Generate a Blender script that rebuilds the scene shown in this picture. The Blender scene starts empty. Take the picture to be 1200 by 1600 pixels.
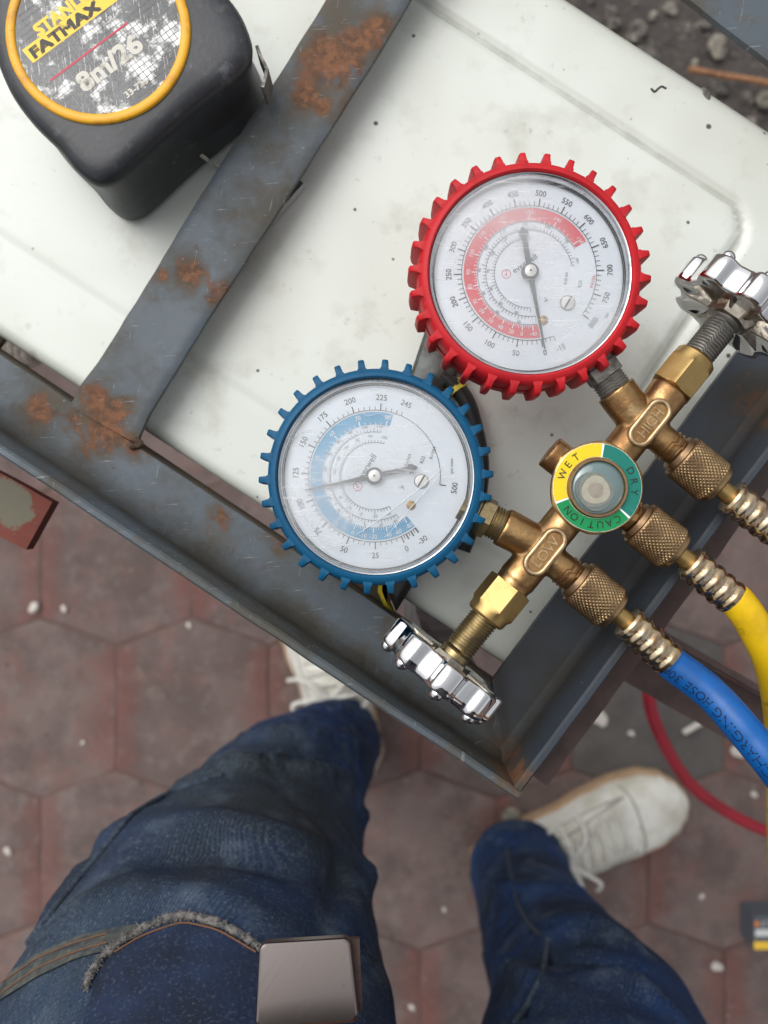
import bpy, bmesh, math, random
from mathutils import Vector, Matrix, noise, Quaternion
from mathutils.bvhtree import BVHTree
random.seed(11)
R = math.radians
SC = bpy.context.scene
COL = SC.collection
# ------------------------------------------------------------------ camera, sky, sun, exposure
F = 1350.0            # focal length in photo pixels (photo 1200x1600)
CH = 1.20             # camera height above the paving
cam_d = bpy.data.cameras.new('camera')
cam_d.sensor_fit = 'VERTICAL'; cam_d.sensor_height = 36.0
cam_d.lens = 36.0 * F / 1600.0
cam_d.clip_start = 0.01; cam_d.clip_end = 1000
cam_d.dof.use_dof = True; cam_d.dof.focus_distance = 0.352; cam_d.dof.aperture_fstop = 8.5
cam = bpy.data.objects.new('camera', cam_d); COL.objects.link(cam)
cam.location = (0, 0, CH); cam.rotation_euler = (0, 0, 0)
SC.camera = cam

SUN_EL, SUN_AZ = R(56), R(-45)        # azimuth measured from +Y towards +X
w = bpy.data.worlds.new('World'); SC.world = w; w.use_nodes = True
nt = w.node_tree; nt.nodes.clear()
sky = nt.nodes.new('ShaderNodeTexSky'); sky.sky_type = 'NISHITA'; sky.sun_disc = False
sky.sun_elevation = SUN_EL; sky.sun_rotation = SUN_AZ
sky.air_density = 1.0; sky.dust_density = 4.0; sky.ozone_density = 1.0
hsv = nt.nodes.new('ShaderNodeHueSaturation'); hsv.inputs['Saturation'].default_value = 0.16
bg = nt.nodes.new('ShaderNodeBackground'); bg.inputs['Strength'].default_value = 0.15
wo = nt.nodes.new('ShaderNodeOutputWorld')
nt.links.new(sky.outputs[0], hsv.inputs['Color']); nt.links.new(hsv.outputs[0], bg.inputs['Color']); nt.links.new(bg.outputs[0], wo.inputs['Surface'])
sun_d = bpy.data.lights.new('sun', 'SUN'); sun_d.energy = 0.75; sun_d.angle = R(60); sun_d.color = (1, 0.97, 0.92)
sun = bpy.data.objects.new('sun', sun_d); COL.objects.link(sun)
sdir = Vector((math.sin(SUN_AZ) * math.cos(SUN_EL), math.cos(SUN_AZ) * math.cos(SUN_EL), math.sin(SUN_EL)))
sun.rotation_euler = sdir.to_track_quat('Z', 'Y').to_euler(); sun.location = sdir * 5
SC.view_settings.view_transform = 'Standard'; SC.view_settings.look = 'None'
SC.view_settings.exposure = 0.25; SC.view_settings.gamma = 1.0; SC.view_settings.use_curve_mapping = False
try:
    SC.cycles.max_bounces = 8; SC.cycles.transparent_max_bounces = 12; SC.cycles.use_denoising = True
except Exception: pass

# ------------------------------------------------------------------ helpers
def W(px, py, z):
    "point of the place at height z that lies under photo pixel (px,py)"
    d = (CH - z) / F
    return Vector(((px - 600) * d, -(py - 800) * d, z))
def PX(z): return (CH - z) / F
def s2l(c):
    f = lambda u: u / 12.92 if u <= 0.04045 else ((u + 0.055) / 1.055) ** 2.4
    return tuple(f(u / 255.0) for u in c)

MATS = {}
def mat(name, col, rough=0.5, metal=0.0, layers=(), bump=None, coat=0.0, spec=0.5, rand=0.0, sheen=0.0):
    """Principled material; layers are (kind, colour, scale, lo, hi, amount[, rough[, metal]]) laid one over the other."""
    m = bpy.data.materials.new(name); m.use_nodes = True
    t = m.node_tree; N = t.nodes; L = t.links
    p = N['Principled BSDF']
    p.inputs['Roughness'].default_value = rough; p.inputs['Metallic'].default_value = metal
    p.inputs['Coat Weight'].default_value = coat; p.inputs['Specular IOR Level'].default_value = spec
    p.inputs['Sheen Weight'].default_value = sheen
    tc = N.new('ShaderNodeTexCoord'); vec = tc.outputs['Object']
    oi = None
    if rand:
        oi = N.new('ShaderNodeObjectInfo')
        ad = N.new('ShaderNodeVectorMath'); ad.operation = 'MULTIPLY_ADD'
        L.new(oi.outputs['Random'], ad.inputs[0]); ad.inputs[1].default_value = (37, 19, 11); L.new(vec, ad.inputs[2])
        vec = ad.outputs[0]
    c = N.new('ShaderNodeRGB'); c.outputs[0].default_value = (*col, 1); cur = c.outputs[0]
    if rand:
        hs = N.new('ShaderNodeHueSaturation'); mr = N.new('ShaderNodeMapRange')
        mr.inputs[3].default_value = 1 - rand; mr.inputs[4].default_value = 1 + rand
        L.new(oi.outputs['Random'], mr.inputs[0]); L.new(mr.outputs[0], hs.inputs['Value']); L.new(cur, hs.inputs['Color']); cur = hs.outputs[0]
    rv = N.new('ShaderNodeValue'); rv.outputs[0].default_value = rough; rc = rv.outputs[0]
    mv = N.new('ShaderNodeValue'); mv.outputs[0].default_value = metal; mc = mv.outputs[0]
    for k, ly in enumerate(layers):
        kind, lc, sc, lo, hi, amt = ly[:6]
        of = N.new('ShaderNodeMapping'); of.inputs['Location'].default_value = (3.1 * k + 1.7, 5.3 * k, 2.9 * k)
        L.new(vec, of.inputs['Vector'])
        if kind == 'scratch':
            of.vector_type = 'TEXTURE'; of.inputs['Rotation'].default_value = (0, 0, 0.95 + 1.3 * k); of.inputs['Scale'].default_value = (1, 1 / 14, 1)
        if kind == 'dots':
            tx = N.new('ShaderNodeTexVoronoi'); tx.feature = 'F1'; tx.inputs['Scale'].default_value = sc
            wn = N.new('ShaderNodeTexNoise'); wn.inputs['Scale'].default_value = sc * 2.3; wn.inputs['Detail'].default_value = 3
            L.new(of.outputs[0], wn.inputs['Vector'])
            L.new(of.outputs[0], tx.inputs['Vector'])
            sp = N.new('ShaderNodeSeparateColor'); L.new(tx.outputs['Color'], sp.inputs[0])
            ma = N.new('ShaderNodeMath'); ma.operation = 'POWER'; L.new(sp.outputs[0], ma.inputs[0]); ma.inputs[1].default_value = 5
            mb_ = N.new('ShaderNodeMath'); mb_.operation = 'MULTIPLY'; L.new(ma.outputs[0], mb_.inputs[0]); mb_.inputs[1].default_value = hi
            ws = N.new('ShaderNodeMath'); ws.operation = 'MULTIPLY_ADD'; L.new(wn.outputs[0], ws.inputs[0]); ws.inputs[1].default_value = 0.16; L.new(tx.outputs['Distance'], ws.inputs[2])
            lt = N.new('ShaderNodeMath'); lt.operation = 'SUBTRACT'; L.new(mb_.outputs[0], lt.inputs[0]); L.new(ws.outputs[0], lt.inputs[1])
            st = N.new('ShaderNodeMapRange'); st.inputs[1].default_value = -0.08; st.inputs[2].default_value = -0.04 + lo; L.new(lt.outputs[0], st.inputs[0])
            fac = st.outputs[0]
        elif kind == 'wave':
            tx = N.new('ShaderNodeTexWave'); tx.inputs['Scale'].default_value = sc; tx.inputs['Distortion'].default_value = 1.2
            tx.inputs['Detail'].default_value = 2; tx.bands_direction = 'DIAGONAL'
            L.new(of.outputs[0], tx.inputs['Vector'])
            st = N.new('ShaderNodeMapRange'); st.inputs[1].default_value = lo; st.inputs[2].default_value = hi; L.new(tx.outputs[0], st.inputs[0]); fac = st.outputs[0]
        elif kind in ('grime', 'attrnoise'):
            at = N.new('ShaderNodeAttribute'); at.attribute_name = 'grime' if kind == 'grime' else 'wear'
            src = at.outputs['Fac']
            nz = N.new('ShaderNodeTexNoise'); nz.inputs['Scale'].default_value = sc; nz.inputs['Detail'].default_value = 9; nz.inputs['Roughness'].default_value = 0.68
            L.new(of.outputs[0], nz.inputs['Vector'])
            ad = N.new('ShaderNodeMath'); ad.operation = 'MULTIPLY_ADD'; L.new(nz.outputs[0], ad.inputs[0]); ad.inputs[1].default_value = 1.1; L.new(src, ad.inputs[2])
            st = N.new('ShaderNodeMapRange'); st.inputs[1].default_value = lo; st.inputs[2].default_value = hi; L.new(ad.outputs[0], st.inputs[0]); fac = st.outputs[0]
        else:
            tx = N.new('ShaderNodeTexNoise'); tx.inputs['Scale'].default_value = sc; tx.inputs['Detail'].default_value = 7 if kind != 'soft' else 2
            tx.inputs['Roughness'].default_value = 0.62
            L.new(of.outputs[0], tx.inputs['Vector'])
            st = N.new('ShaderNodeMapRange'); st.inputs[1].default_value = lo; st.inputs[2].default_value = hi; L.new(tx.outputs[0], st.inputs[0]); fac = st.outputs[0]
        am = N.new('ShaderNodeMath'); am.operation = 'MULTIPLY'; am.use_clamp = True; L.new(fac, am.inputs[0]); am.inputs[1].default_value = amt; fac = am.outputs[0]
        mx = N.new('ShaderNodeMix'); mx.data_type = 'RGBA'
        L.new(fac, mx.inputs['Factor']); L.new(cur, mx.inputs[6]); mx.inputs[7].default_value = (*lc, 1); cur = mx.outputs[2]
        if len(ly) > 6 and ly[6] is not None:
            mr = N.new('ShaderNodeMix'); mr.data_type = 'FLOAT'; L.new(fac, mr.inputs['Factor']); L.new(rc, mr.inputs[2]); mr.inputs[3].default_value = ly[6]; rc = mr.outputs[0]
        if len(ly) > 7:
            mr = N.new('ShaderNodeMix'); mr.data_type = 'FLOAT'; L.new(fac, mr.inputs['Factor']); L.new(mc, mr.inputs[2]); mr.inputs[3].default_value = ly[7]; mc = mr.outputs[0]
    L.new(cur, p.inputs['Base Color']); L.new(rc, p.inputs['Roughness']); L.new(mc, p.inputs['Metallic'])
    if bump:
        prev = None
        for (bs, strength, dist, kind) in bump:
            if kind == 'wave':
                b = N.new('ShaderNodeTexWave'); b.inputs['Scale'].default_value = bs; b.bands_direction = 'DIAGONAL'; b.inputs['Distortion'].default_value = 0.8
            else:
                b = N.new('ShaderNodeTexNoise'); b.inputs['Scale'].default_value = bs; b.inputs['Detail'].default_value = 6
            L.new(vec, b.inputs['Vector'])
            bp = N.new('ShaderNodeBump'); bp.inputs['Strength'].default_value = strength; bp.inputs['Distance'].default_value = dist
            L.new(b.outputs[0], bp.inputs['Height'])
            if prev: L.new(prev, bp.inputs['Normal'])
            prev = bp.outputs[0]
        L.new(prev, p.inputs['Normal'])
    MATS[name] = m
    return m

class MB:
    "collects geometry in world coordinates, then links it as ONE mesh object"
    def __init__(s): s.v = []; s.f = []
    def add(s, vs, fs):
        o = len(s.v); s.v += [Vector(x) for x in vs]; s.f += [tuple(i + o for i in f) for f in fs]; return s
    def box(s, c, h, ax=None):
        ax = ax or (Vector((1, 0, 0)), Vector((0, 1, 0)), Vector((0, 0, 1))); c = Vector(c)
        vs = [c + ax[0] * (h[0] * i) + ax[1] * (h[1] * j) + ax[2] * (h[2] * k) for i in (-1, 1) for j in (-1, 1) for k in (-1, 1)]
        return s.add(vs, [(0, 1, 3, 2), (4, 6, 7, 5), (0, 4, 5, 1), (2, 3, 7, 6), (0, 2, 6, 4), (1, 5, 7, 3)])
    def prism(s, poly, z0, z1, ch=0.0):
        n = len(poly); poly = [Vector((p[0], p[1])) for p in poly]
        area = sum(poly[i].x * poly[(i + 1) % n].y - poly[(i + 1) % n].x * poly[i].y for i in range(n))
        if area < 0: poly = poly[::-1]
        def inset(a):
            out = []
            for i in range(n):
                p0, p1, p2 = poly[i - 1], poly[i], poly[(i + 1) % n]
                d1 = (p1 - p0).normalized(); d2 = (p2 - p1).normalized()
                nn = Vector((-d1.y - d2.y, d1.x + d2.x))
                nn = nn.normalized() if nn.length > 1e-9 else Vector((-d1.y, d1.x))
                out.append(p1 + nn * a / max(0.4, nn.dot(Vector((-d1.y, d1.x)))))
            return out
        lv = [(z0, 0), (z1, 0)] if not ch else [(z0, 0), (z1 - ch, 0), (z1, ch)]
        vs = []; fs = []
        for z, a in lv: vs += [Vector((q.x, q.y, z)) for q in inset(a)]
        for k in range(len(lv) - 1):
            for i in range(n):
                j = (i + 1) % n; fs.append((k * n + i, k * n + j, (k + 1) * n + j, (k + 1) * n + i))
        fs.append(tuple(range(n))[::-1]); fs.append(tuple((len(lv) - 1) * n + i for i in range(n)))
        return s.add(vs, fs)
    def lathe(s, o, ax, prof, seg=32, rmod=None, cap=True, phase=0.0, ref=None):
        o = Vector(o); ax = Vector(ax).normalized()
        ref = Vector(ref) if ref is not None else (Vector((0, 0, 1)) if abs(ax.z) < 0.9 else Vector((1, 0, 0)))
        e1 = (ref - ax * ref.dot(ax)).normalized(); e2 = ax.cross(e1)
        vs = []; fs = []; n = len(prof)
        for k, (t, r) in enumerate(prof):
            for i in range(seg):
                a = phase + 2 * math.pi * i / seg
                rr, tt = (r, t) if rmod is None else rmod(k, t, r, a)
                vs.append(o + ax * tt + (e1 * math.cos(a) + e2 * math.sin(a)) * rr)
        for k in range(n - 1):
            for i in range(seg):
                j = (i + 1) % seg; fs.append((k * seg + i, k * seg + j, (k + 1) * seg + j, (k + 1) * seg + i))
        if cap: fs.append(tuple(range(seg))[::-1]); fs.append(tuple((n - 1) * seg + i for i in range(seg)))
        return s.add(vs, fs)
    def tube(s, pts, rad, seg=12, cap=True, flat=None, closed=False):
        pts = [Vector(p) for p in pts]; n = len(pts)
        if not hasattr(rad, '__len__'): rad = [rad] * n
        fr = frames(pts, closed)
        vs = []; fs = []
        for k in range(n):
            T, A, B = fr[k]
            for i in range(seg):
                a = 2 * math.pi * i / seg
                vs.append(pts[k] + (A * math.cos(a) + B * math.sin(a) * (flat or 1)) * rad[k])
        m = n if closed else n - 1
        for k in range(m):
            for i in range(seg):
                j = (i + 1) % seg; q = (k + 1) % n
                fs.append((k * seg + i, k * seg + j, q * seg + j, q * seg + i))
        if cap and not closed: fs.append(tuple(range(seg))[::-1]); fs.append(tuple((n - 1) * seg + i for i in range(seg)))
        return s.add(vs, fs)
    def ball(s, c, r, seg=12, rings=8, sc=(1, 1, 1), rot=None, nz=0.0):
        c = Vector(c); vs = []; fs = []; q = rot or Quaternion()
        for k in range(rings + 1):
            th = math.pi * k / rings
            for i in range(seg):
                a = 2 * math.pi * i / seg
                d = Vector((math.sin(th) * math.cos(a), math.sin(th) * math.sin(a), math.cos(th)))
                rr = r * (1 + nz * noise.noise(d * 1.7 + c * 131))
                vs.append(c + q @ Vector((d.x * rr * sc[0], d.y * rr * sc[1], d.z * rr * sc[2])))
        for k in range(rings):
            for i in range(seg):
                j = (i + 1) % seg; fs.append((k * seg + i, (k + 1) * seg + i, (k + 1) * seg + j, k * seg + j))
        return s.add(vs, fs)
    def build(s, name, m, parent=None, ang=38, weld=True, origin=None, attr=None, grime=None):
        off = Vector(origin) if origin is not None else (ROOT[top(parent).name_full] if parent is not None else Vector((0, 0, 0)))
        me = bpy.data.meshes.new(name); me.from_pydata([v - off for v in s.v], [], s.f)
        bm = bmesh.new(); bm.from_mesh(me)
        if weld: bmesh.ops.remove_doubles(bm, verts=bm.verts, dist=1e-6)
        bmesh.ops.recalc_face_normals(bm, faces=bm.faces)
        for f in bm.faces: f.smooth = True
        ca = R(ang)
        for e in bm.edges:
            if len(e.link_faces) != 2 or e.calc_face_angle(0) > ca: e.smooth = False
        bm.to_mesh(me); bm.free()
        if attr is not None:
            at = me.attributes.new('wear', 'FLOAT', 'POINT')
            for i, v in enumerate(me.vertices): at.data[i].value = attr(v.co + off)
        if grime is not None:
            at = me.attributes.new('grime', 'FLOAT', 'POINT')
            for i, v in enumerate(me.vertices): at.data[i].value = grime(v.co + off)
        return link(name, me, m, parent, off if parent is None else None)
ROOT = {}
def top(o):
    while o.parent: o = o.parent
    return o
def link(name, me, m, parent, loc=None):
    o = bpy.data.objects.new(name, me); COL.objects.link(o)
    if m: me.materials.append(m)
    if parent is not None: o.parent = parent
    elif loc is not None: o.location = loc; ROOT[o.name_full] = Vector(loc)
    return o
def frames(pts, closed=False):
    n = len(pts); out = []; A = None
    for k in range(n):
        if closed: T = (pts[(k + 1) % n] - pts[k - 1]).normalized()
        else: T = (pts[min(k + 1, n - 1)] - pts[max(k - 1, 0)]).normalized()
        if A is None:
            up = Vector((0, 0, 1)) if abs(T.z) < 0.9 else Vector((1, 0, 0))
            A = (up - T * up.dot(T)).normalized()
        else: A = (A - T * A.dot(T)).normalized()
        out.append((T, A, T.cross(A)))
    return out
def catmull(pts, n=8, closed=False):
    P = [Vector(p) for p in pts]; out = []; N = len(P)
    rng = N if closed else N - 1
    for i in range(rng):
        if closed: a, b, c, d = P[i - 1], P[i], P[(i + 1) % N], P[(i + 2) % N]
        else: a, b, c, d = P[max(i - 1, 0)], P[i], P[i + 1], P[min(i + 2, N - 1)]
        for k in range(n):
            t = k / n
            out.append(0.5 * ((2 * b) + (c - a) * t + (2 * a - 5 * b + 4 * c - d) * t * t + (3 * b - a - 3 * c + d) * t ** 3))
    if not closed: out.append(P[-1])
    return out
def tag(o, label=None, cat=None, group=None, kind=None):
    for k, v in (('label', label), ('category', cat), ('group', group), ('kind', kind)):
        if v: o[k] = v
    return o
def thing(name, label, cat, loc, group=None):
    o = bpy.data.objects.new(name, None); COL.objects.link(o); o.location = loc; o.empty_display_size = 0.02
    ROOT[o.name_full] = Vector(loc)
    return tag(o, label, cat, group)
_TX = {}
def text2d(st, extrude=0.0):
    "letters as flat (or extruded) mesh; cap height 1, centred"
    key = (st, extrude)
    if key not in _TX:
        cu = bpy.data.curves.new('lettering', 'FONT'); cu.body = st; cu.resolution_u = 3; cu.extrude = extrude
        cu.align_x = 'CENTER'
        ob = bpy.data.objects.new('lettering', cu); COL.objects.link(ob)
        dg = bpy.context.evaluated_depsgraph_get(); ev = ob.evaluated_get(dg); me = ev.to_mesh()
        k = 1 / 0.729
        vs = [Vector((v.co.x * k, (v.co.y - 0.3645) * k, v.co.z)) for v in me.vertices]; fs = [tuple(p.vertices) for p in me.polygons]
        ev.to_mesh_clear(); bpy.data.objects.remove(ob); bpy.data.curves.remove(cu)
        _TX[key] = (vs, fs)
    return _TX[key]
def put_text(mb, st, c, right, up, h, zdir=None, ext=0.0, extz=1.0, bend=None, wide=1.0):
    vs, fs = text2d(st, ext); c = Vector(c); right = Vector(right).normalized(); up = Vector(up).normalized()
    zd = zdir or right.cross(up)
    mb.add([c + right * (v.x * h * wide) + up * (v.y * h) + zd * (v.z * extz) for v in vs], fs)
def remeshed(mb, voxel, smooth=6, fac=0.5):
    me = bpy.data.meshes.new('tmp'); me.from_pydata(mb.v, [], mb.f)
    bm = bmesh.new(); bm.from_mesh(me); bmesh.ops.recalc_face_normals(bm, faces=bm.faces); bm.to_mesh(me); bm.free()
    ob = bpy.data.objects.new('tmp', me); COL.objects.link(ob)
    r = ob.modifiers.new('r', 'REMESH'); r.mode = 'VOXEL'; r.voxel_size = voxel; r.use_smooth_shade = True
    if smooth:
        q = ob.modifiers.new('s', 'SMOOTH'); q.iterations = smooth; q.factor = fac
    dg = bpy.context.evaluated_depsgraph_get()
    out = bpy.data.meshes.new_from_object(ob.evaluated_get(dg))
    bpy.data.objects.remove(ob); bpy.data.meshes.remove(me)
    return out
def mesh_obj(name, me, m, parent):
    off = ROOT[top(parent).name_full]
    for v in me.vertices: v.co -= off
    for p in me.polygons: p.use_smooth = True
    me.name = name; me.materials.clear()
    return link(name, me, m, parent)

# ------------------------------------------------------------------ materials
RUST = (0.19, 0.075, 0.028); RUST2 = (0.10, 0.045, 0.022)
M = {}
M['paint_steel'] = mat('painted_steel', s2l((78, 88, 96)), 0.5, 0.0, [
    ('noise', s2l((74, 72, 64)), 22, 0.43, 0.62, 0.95, 0.7), ('noise', s2l((86, 74, 58)), 48, 0.57, 0.70, 0.65, 0.8),
    ('noise', s2l((94, 106, 120)), 35, 0.55, 0.72, 0.6),
    ('attrnoise', s2l((88, 72, 54)), 60, 0.80, 1.10, 0.85, 0.8),
    ('attrnoise', s2l((116, 78, 56)), 85, 1.0, 1.14, 0.85, 0.9), ('attrnoise', s2l((82, 62, 48)), 130, 1.02, 1.2, 0.8, 0.9), ('attrnoise', s2l((142, 96, 68)), 300, 1.10, 1.24, 0.6, 0.9), ('noise', s2l((82, 90, 96)), 70, 0.56, 0.62, 0.6),
    ('noise', RUST2, 130, 0.64, 0.72, 0.75, 0.9),
    ('scratch', s2l((150, 158, 162)), 70, 0.645, 0.68, 0.6), ('scratch', s2l((160, 166, 168)), 45, 0.66, 0.69, 0.5), ('noise', s2l((140, 146, 148)), 420, 0.66, 0.72, 0.6),
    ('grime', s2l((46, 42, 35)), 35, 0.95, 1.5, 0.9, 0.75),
    ('dots', (0.012, 0.013, 0.014), 70, 0.01, 0.13, 0.9)],
    bump=[(240, 0.25, 0.0006, 'n'), (40, 0.2, 0.0012, 'n')])
M['paint_dark'] = mat('dark_painted_steel', s2l((54, 61, 70)), 0.42, 0.0, [
    ('noise', s2l((52, 54, 54)), 24, 0.45, 0.65, 0.9, 0.65),
    ('attrnoise', s2l((66, 58, 46)), 60, 0.85, 1.15, 0.8, 0.8),
    ('attrnoise', s2l((110, 72, 48)), 90, 1.06, 1.2, 0.85, 0.9),
    ('noise', RUST2, 110, 0.68, 0.76, 0.6, 0.9),
    ('scratch', s2l((140, 146, 150)), 60, 0.68, 0.72, 0.5),
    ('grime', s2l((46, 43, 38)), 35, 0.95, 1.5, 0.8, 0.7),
    ('dots', (0.012, 0.013, 0.014), 60, 0.01, 0.11, 0.9)],
    bump=[(260, 0.22, 0.0005, 'n'), (45, 0.2, 0.001, 'n')])
M['brown_primer'] = mat('dark_brown_primer', s2l((84, 66, 62)), 0.6, 0, [('noise', s2l((60, 48, 46)), 40, 0.45, 0.65, 0.8), ('noise', s2l((104, 92, 88)), 160, 0.62, 0.72, 0.4)], bump=[(150, 0.3, 0.001, 'n')])
M['olive_steel'] = mat('bare_steel_edge', s2l((84, 76, 62)), 0.7, 0, [('noise', s2l((58, 50, 40)), 60, 0.42, 0.62, 0.8)], bump=[(200, 0.3, 0.0008, 'n')])
M['red_rust'] = mat('red_primer_rust', s2l((116, 56, 44)), 0.75, 0, [('noise', s2l((104, 48, 36)), 45, 0.45, 0.62, 0.9), ('attrnoise', s2l((108, 104, 88)), 110, 1.05, 1.14, 1.0)], bump=[(120, 0.4, 0.0012, 'n')])
M['weld'] = mat('weld_rust', s2l((72, 56, 44)), 0.7, 0.2, [('noise', s2l((120, 74, 48)), 160, 0.5, 0.65, 0.8)], bump=[(300, 0.5, 0.001, 'n')])
M['white_panel'] = mat('white_enamel', s2l((214, 219, 211)), 0.36, 0, [
    ('soft', s2l((194, 195, 184)), 9, 0.42, 0.68, 0.75),
    ('noise', s2l((166, 164, 150)), 26, 0.54, 0.76, 0.65, 0.5), ('noise', s2l((150, 150, 140)), 120, 0.64, 0.76, 0.5, 0.5),
    ('dots', s2l((160, 160, 150)), 45, 0.05, 0.16, 0.5),
    ('scratch', s2l((190, 192, 186)), 40, 0.68, 0.74, 0.5),
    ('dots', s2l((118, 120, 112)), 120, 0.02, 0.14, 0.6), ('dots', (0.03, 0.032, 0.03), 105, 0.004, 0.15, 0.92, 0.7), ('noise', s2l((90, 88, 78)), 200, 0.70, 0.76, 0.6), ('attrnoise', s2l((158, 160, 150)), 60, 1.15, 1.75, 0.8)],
    bump=[(18, 0.05, 0.002, 'n')], coat=0.15)
M['tile'] = mat('paving_concrete', s2l((108, 93, 89)), 0.85, 0, [
    ('noise', s2l((88, 75, 71)), 13, 0.42, 0.60, 0.9), ('noise', s2l((124, 112, 106)), 34, 0.52, 0.70, 0.6),
    ('noise', s2l((120, 88, 82)), 22, 0.5, 0.68, 0.6),
    ('attrnoise', s2l((112, 62, 54)), 12, 1.08, 1.6, 0.55),
    ('noise', s2l((134, 126, 120)), 70, 0.60, 0.74, 0.45),
    ('dots', s2l((160, 150, 142)), 90, 0.04, 0.20, 0.5),
    ('dots', s2l((70, 58, 54)), 55, 0.05, 0.24, 0.7), ('noise', s2l((70, 60, 56)), 240, 0.62, 0.72, 0.5)],
    bump=[(180, 0.5, 0.003, 'n'), (30, 0.25, 0.004, 'n')], rand=0.14)
M['tile_grey'] = mat('paving_concrete_grey', s2l((90, 86, 83)), 0.85, 0, [('noise', s2l((76, 72, 70)), 16, 0.42, 0.64, 0.9), ('dots', s2l((150, 146, 140)), 90, 0.04, 0.2, 0.5)], bump=[(180, 0.4, 0.002, 'n')])
M['joint'] = mat('red_joint_sand', s2l((94, 76, 70)), 0.95, 0, [('noise', s2l((88, 70, 65)), 30, 0.4, 0.65, 0.9), ('noise', s2l((112, 98, 90)), 160, 0.58, 0.7, 0.5)], bump=[(220, 0.6, 0.003, 'n')])
M['soil'] = mat('dark_rubble_soil', s2l((80, 74, 70)), 0.95, 0, [('noise', s2l((56, 52, 50)), 40, 0.4, 0.65, 0.9), ('noise', s2l((120, 112, 104)), 130, 0.56, 0.7, 0.7)], bump=[(160, 0.8, 0.006, 'n')])
M['gravel'] = mat('grey_gravel', s2l((112, 106, 100)), 0.9, 0, [('noise', s2l((74, 70, 66)), 45, 0.42, 0.58, 0.9), ('noise', s2l((168, 162, 152)), 60, 0.56, 0.68, 0.8)], bump=[(300, 0.4, 0.002, 'n')])
M['stone_pale'] = mat('pale_stone', s2l((140, 134, 122)), 0.9, 0, [('noise', s2l((92, 88, 80)), 90, 0.45, 0.62, 0.9)], bump=[(200, 0.5, 0.003, 'n')])
M['chip'] = mat('white_chip', s2l((200, 194, 186)), 0.8, 0, [('noise', s2l((180, 174, 166)), 200, 0.45, 0.65, 0.8)])
M['twig'] = mat('dry_twig', s2l((164, 118, 84)), 0.8, 0, [('scratch', s2l((104, 70, 48)), 60, 0.45, 0.6, 0.9)], bump=[(220, 0.4, 0.001, 'n')])
def boot(name, c, d):
    return mat(name, s2l(c), 0.5, 0, spec=0.3, layers=[('noise', s2l(d), 38, 0.45, 0.68, 0.8), ('noise', s2l(tuple(min(255, x + 38) for x in c)), 260, 0.62, 0.75, 0.35), ('noise', s2l(tuple(int(x * .55) for x in c)), 75, 0.62, 0.74, 0.6, 0.8)], bump=[(320, 0.18, 0.0004, 'n')])
M['boot_red'] = boot('red_rubber', (192, 30, 38), (166, 24, 34))
M['boot_blue'] = boot('blue_rubber', (4, 82, 120), (4, 68, 104))
M['steel_ring'] = mat('bezel_steel', (0.62, 0.63, 0.64), 0.24, 1.0, [('noise', (0.3, 0.3, 0.3), 220, 0.56, 0.68, 0.6, 0.5)])
M['dark_steel'] = mat('grimy_steel', (0.26, 0.25, 0.23), 0.5, 0.8, [('noise', (0.09, 0.085, 0.07), 180, 0.45, 0.62, 0.9, 0.8, 0.2)], bump=[(500, 0.3, 0.0003, 'n')])
M['dial'] = mat('dial_white', s2l((242, 248, 254)), 0.5, 0, [('soft', s2l((232, 241, 250)), 25, 0.4, 0.7, 0.6)])
M['ink'] = mat('dial_ink', s2l((34, 37, 42)), 0.6)
M['ink_soft'] = mat('dial_ink_grey', s2l((108, 114, 120)), 0.6)
M['band_red'] = mat('dial_red_band', s2l((228, 84, 92)), 0.6, 0, [('soft', s2l((236, 120, 126)), 45, 0.4, 0.7, 0.7)])
M['band_blue'] = mat('dial_blue_band', s2l((52, 160, 206)), 0.6, 0, [('soft', s2l((96, 172, 210)), 45, 0.45, 0.7, 0.6)])
M['ink_white'] = mat('dial_white_ink', s2l((244, 246, 248)), 0.6)
M['ink_red'] = mat('dial_red_ink', s2l((214, 96, 104)), 0.6)
M['needle'] = mat('needle_grey', s2l((44, 52, 56)), 0.45)
M['bright_metal'] = mat('brushed_metal', (0.72, 0.70, 0.66), 0.28, 1.0)
M['brass_cast'] = mat('cast_brass', (0.46, 0.285, 0.125), 0.34, 1.0, [
    ('noise', (0.30, 0.15, 0.07), 28, 0.45, 0.62, 0.8, 0.45), ('noise', (0.22, 0.115, 0.05), 80, 0.46, 0.66, 0.85, 0.5), ('noise', (0.70, 0.52, 0.28), 120, 0.56, 0.7, 0.6, 0.25), ('noise', (0.10, 0.05, 0.025), 330, 0.60, 0.72, 0.55, 0.6)], bump=[(420, 0.28, 0.0006, 'n'), (110, 0.2, 0.001, 'n')])
M['brass_worn'] = mat('worn_brass_edge', (0.60, 0.44, 0.26), 0.42, 1.0, [('noise', (0.34, 0.21, 0.11), 260, 0.45, 0.65, 0.8)], bump=[(500, 0.2, 0.0004, 'n')])
M['brass_bright'] = mat('machined_brass', (0.46, 0.32, 0.13), 0.44, 1.0, [('noise', (0.36, 0.22, 0.08), 60, 0.45, 0.66, 0.8), ('scratch', (0.28, 0.17, 0.06), 160, 0.60, 0.68, 0.7, 0.5), ('noise', (0.16, 0.09, 0.04), 240, 0.66, 0.74, 0.8, 0.6)], bump=[(300, 0.1, 0.0003, 'n')])
M['brass_thread'] = mat('threaded_brass', (0.40, 0.31, 0.16), 0.36, 1.0, [('noise', (0.16, 0.13, 0.09), 160, 0.45, 0.65, 0.85, 0.6)])
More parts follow.
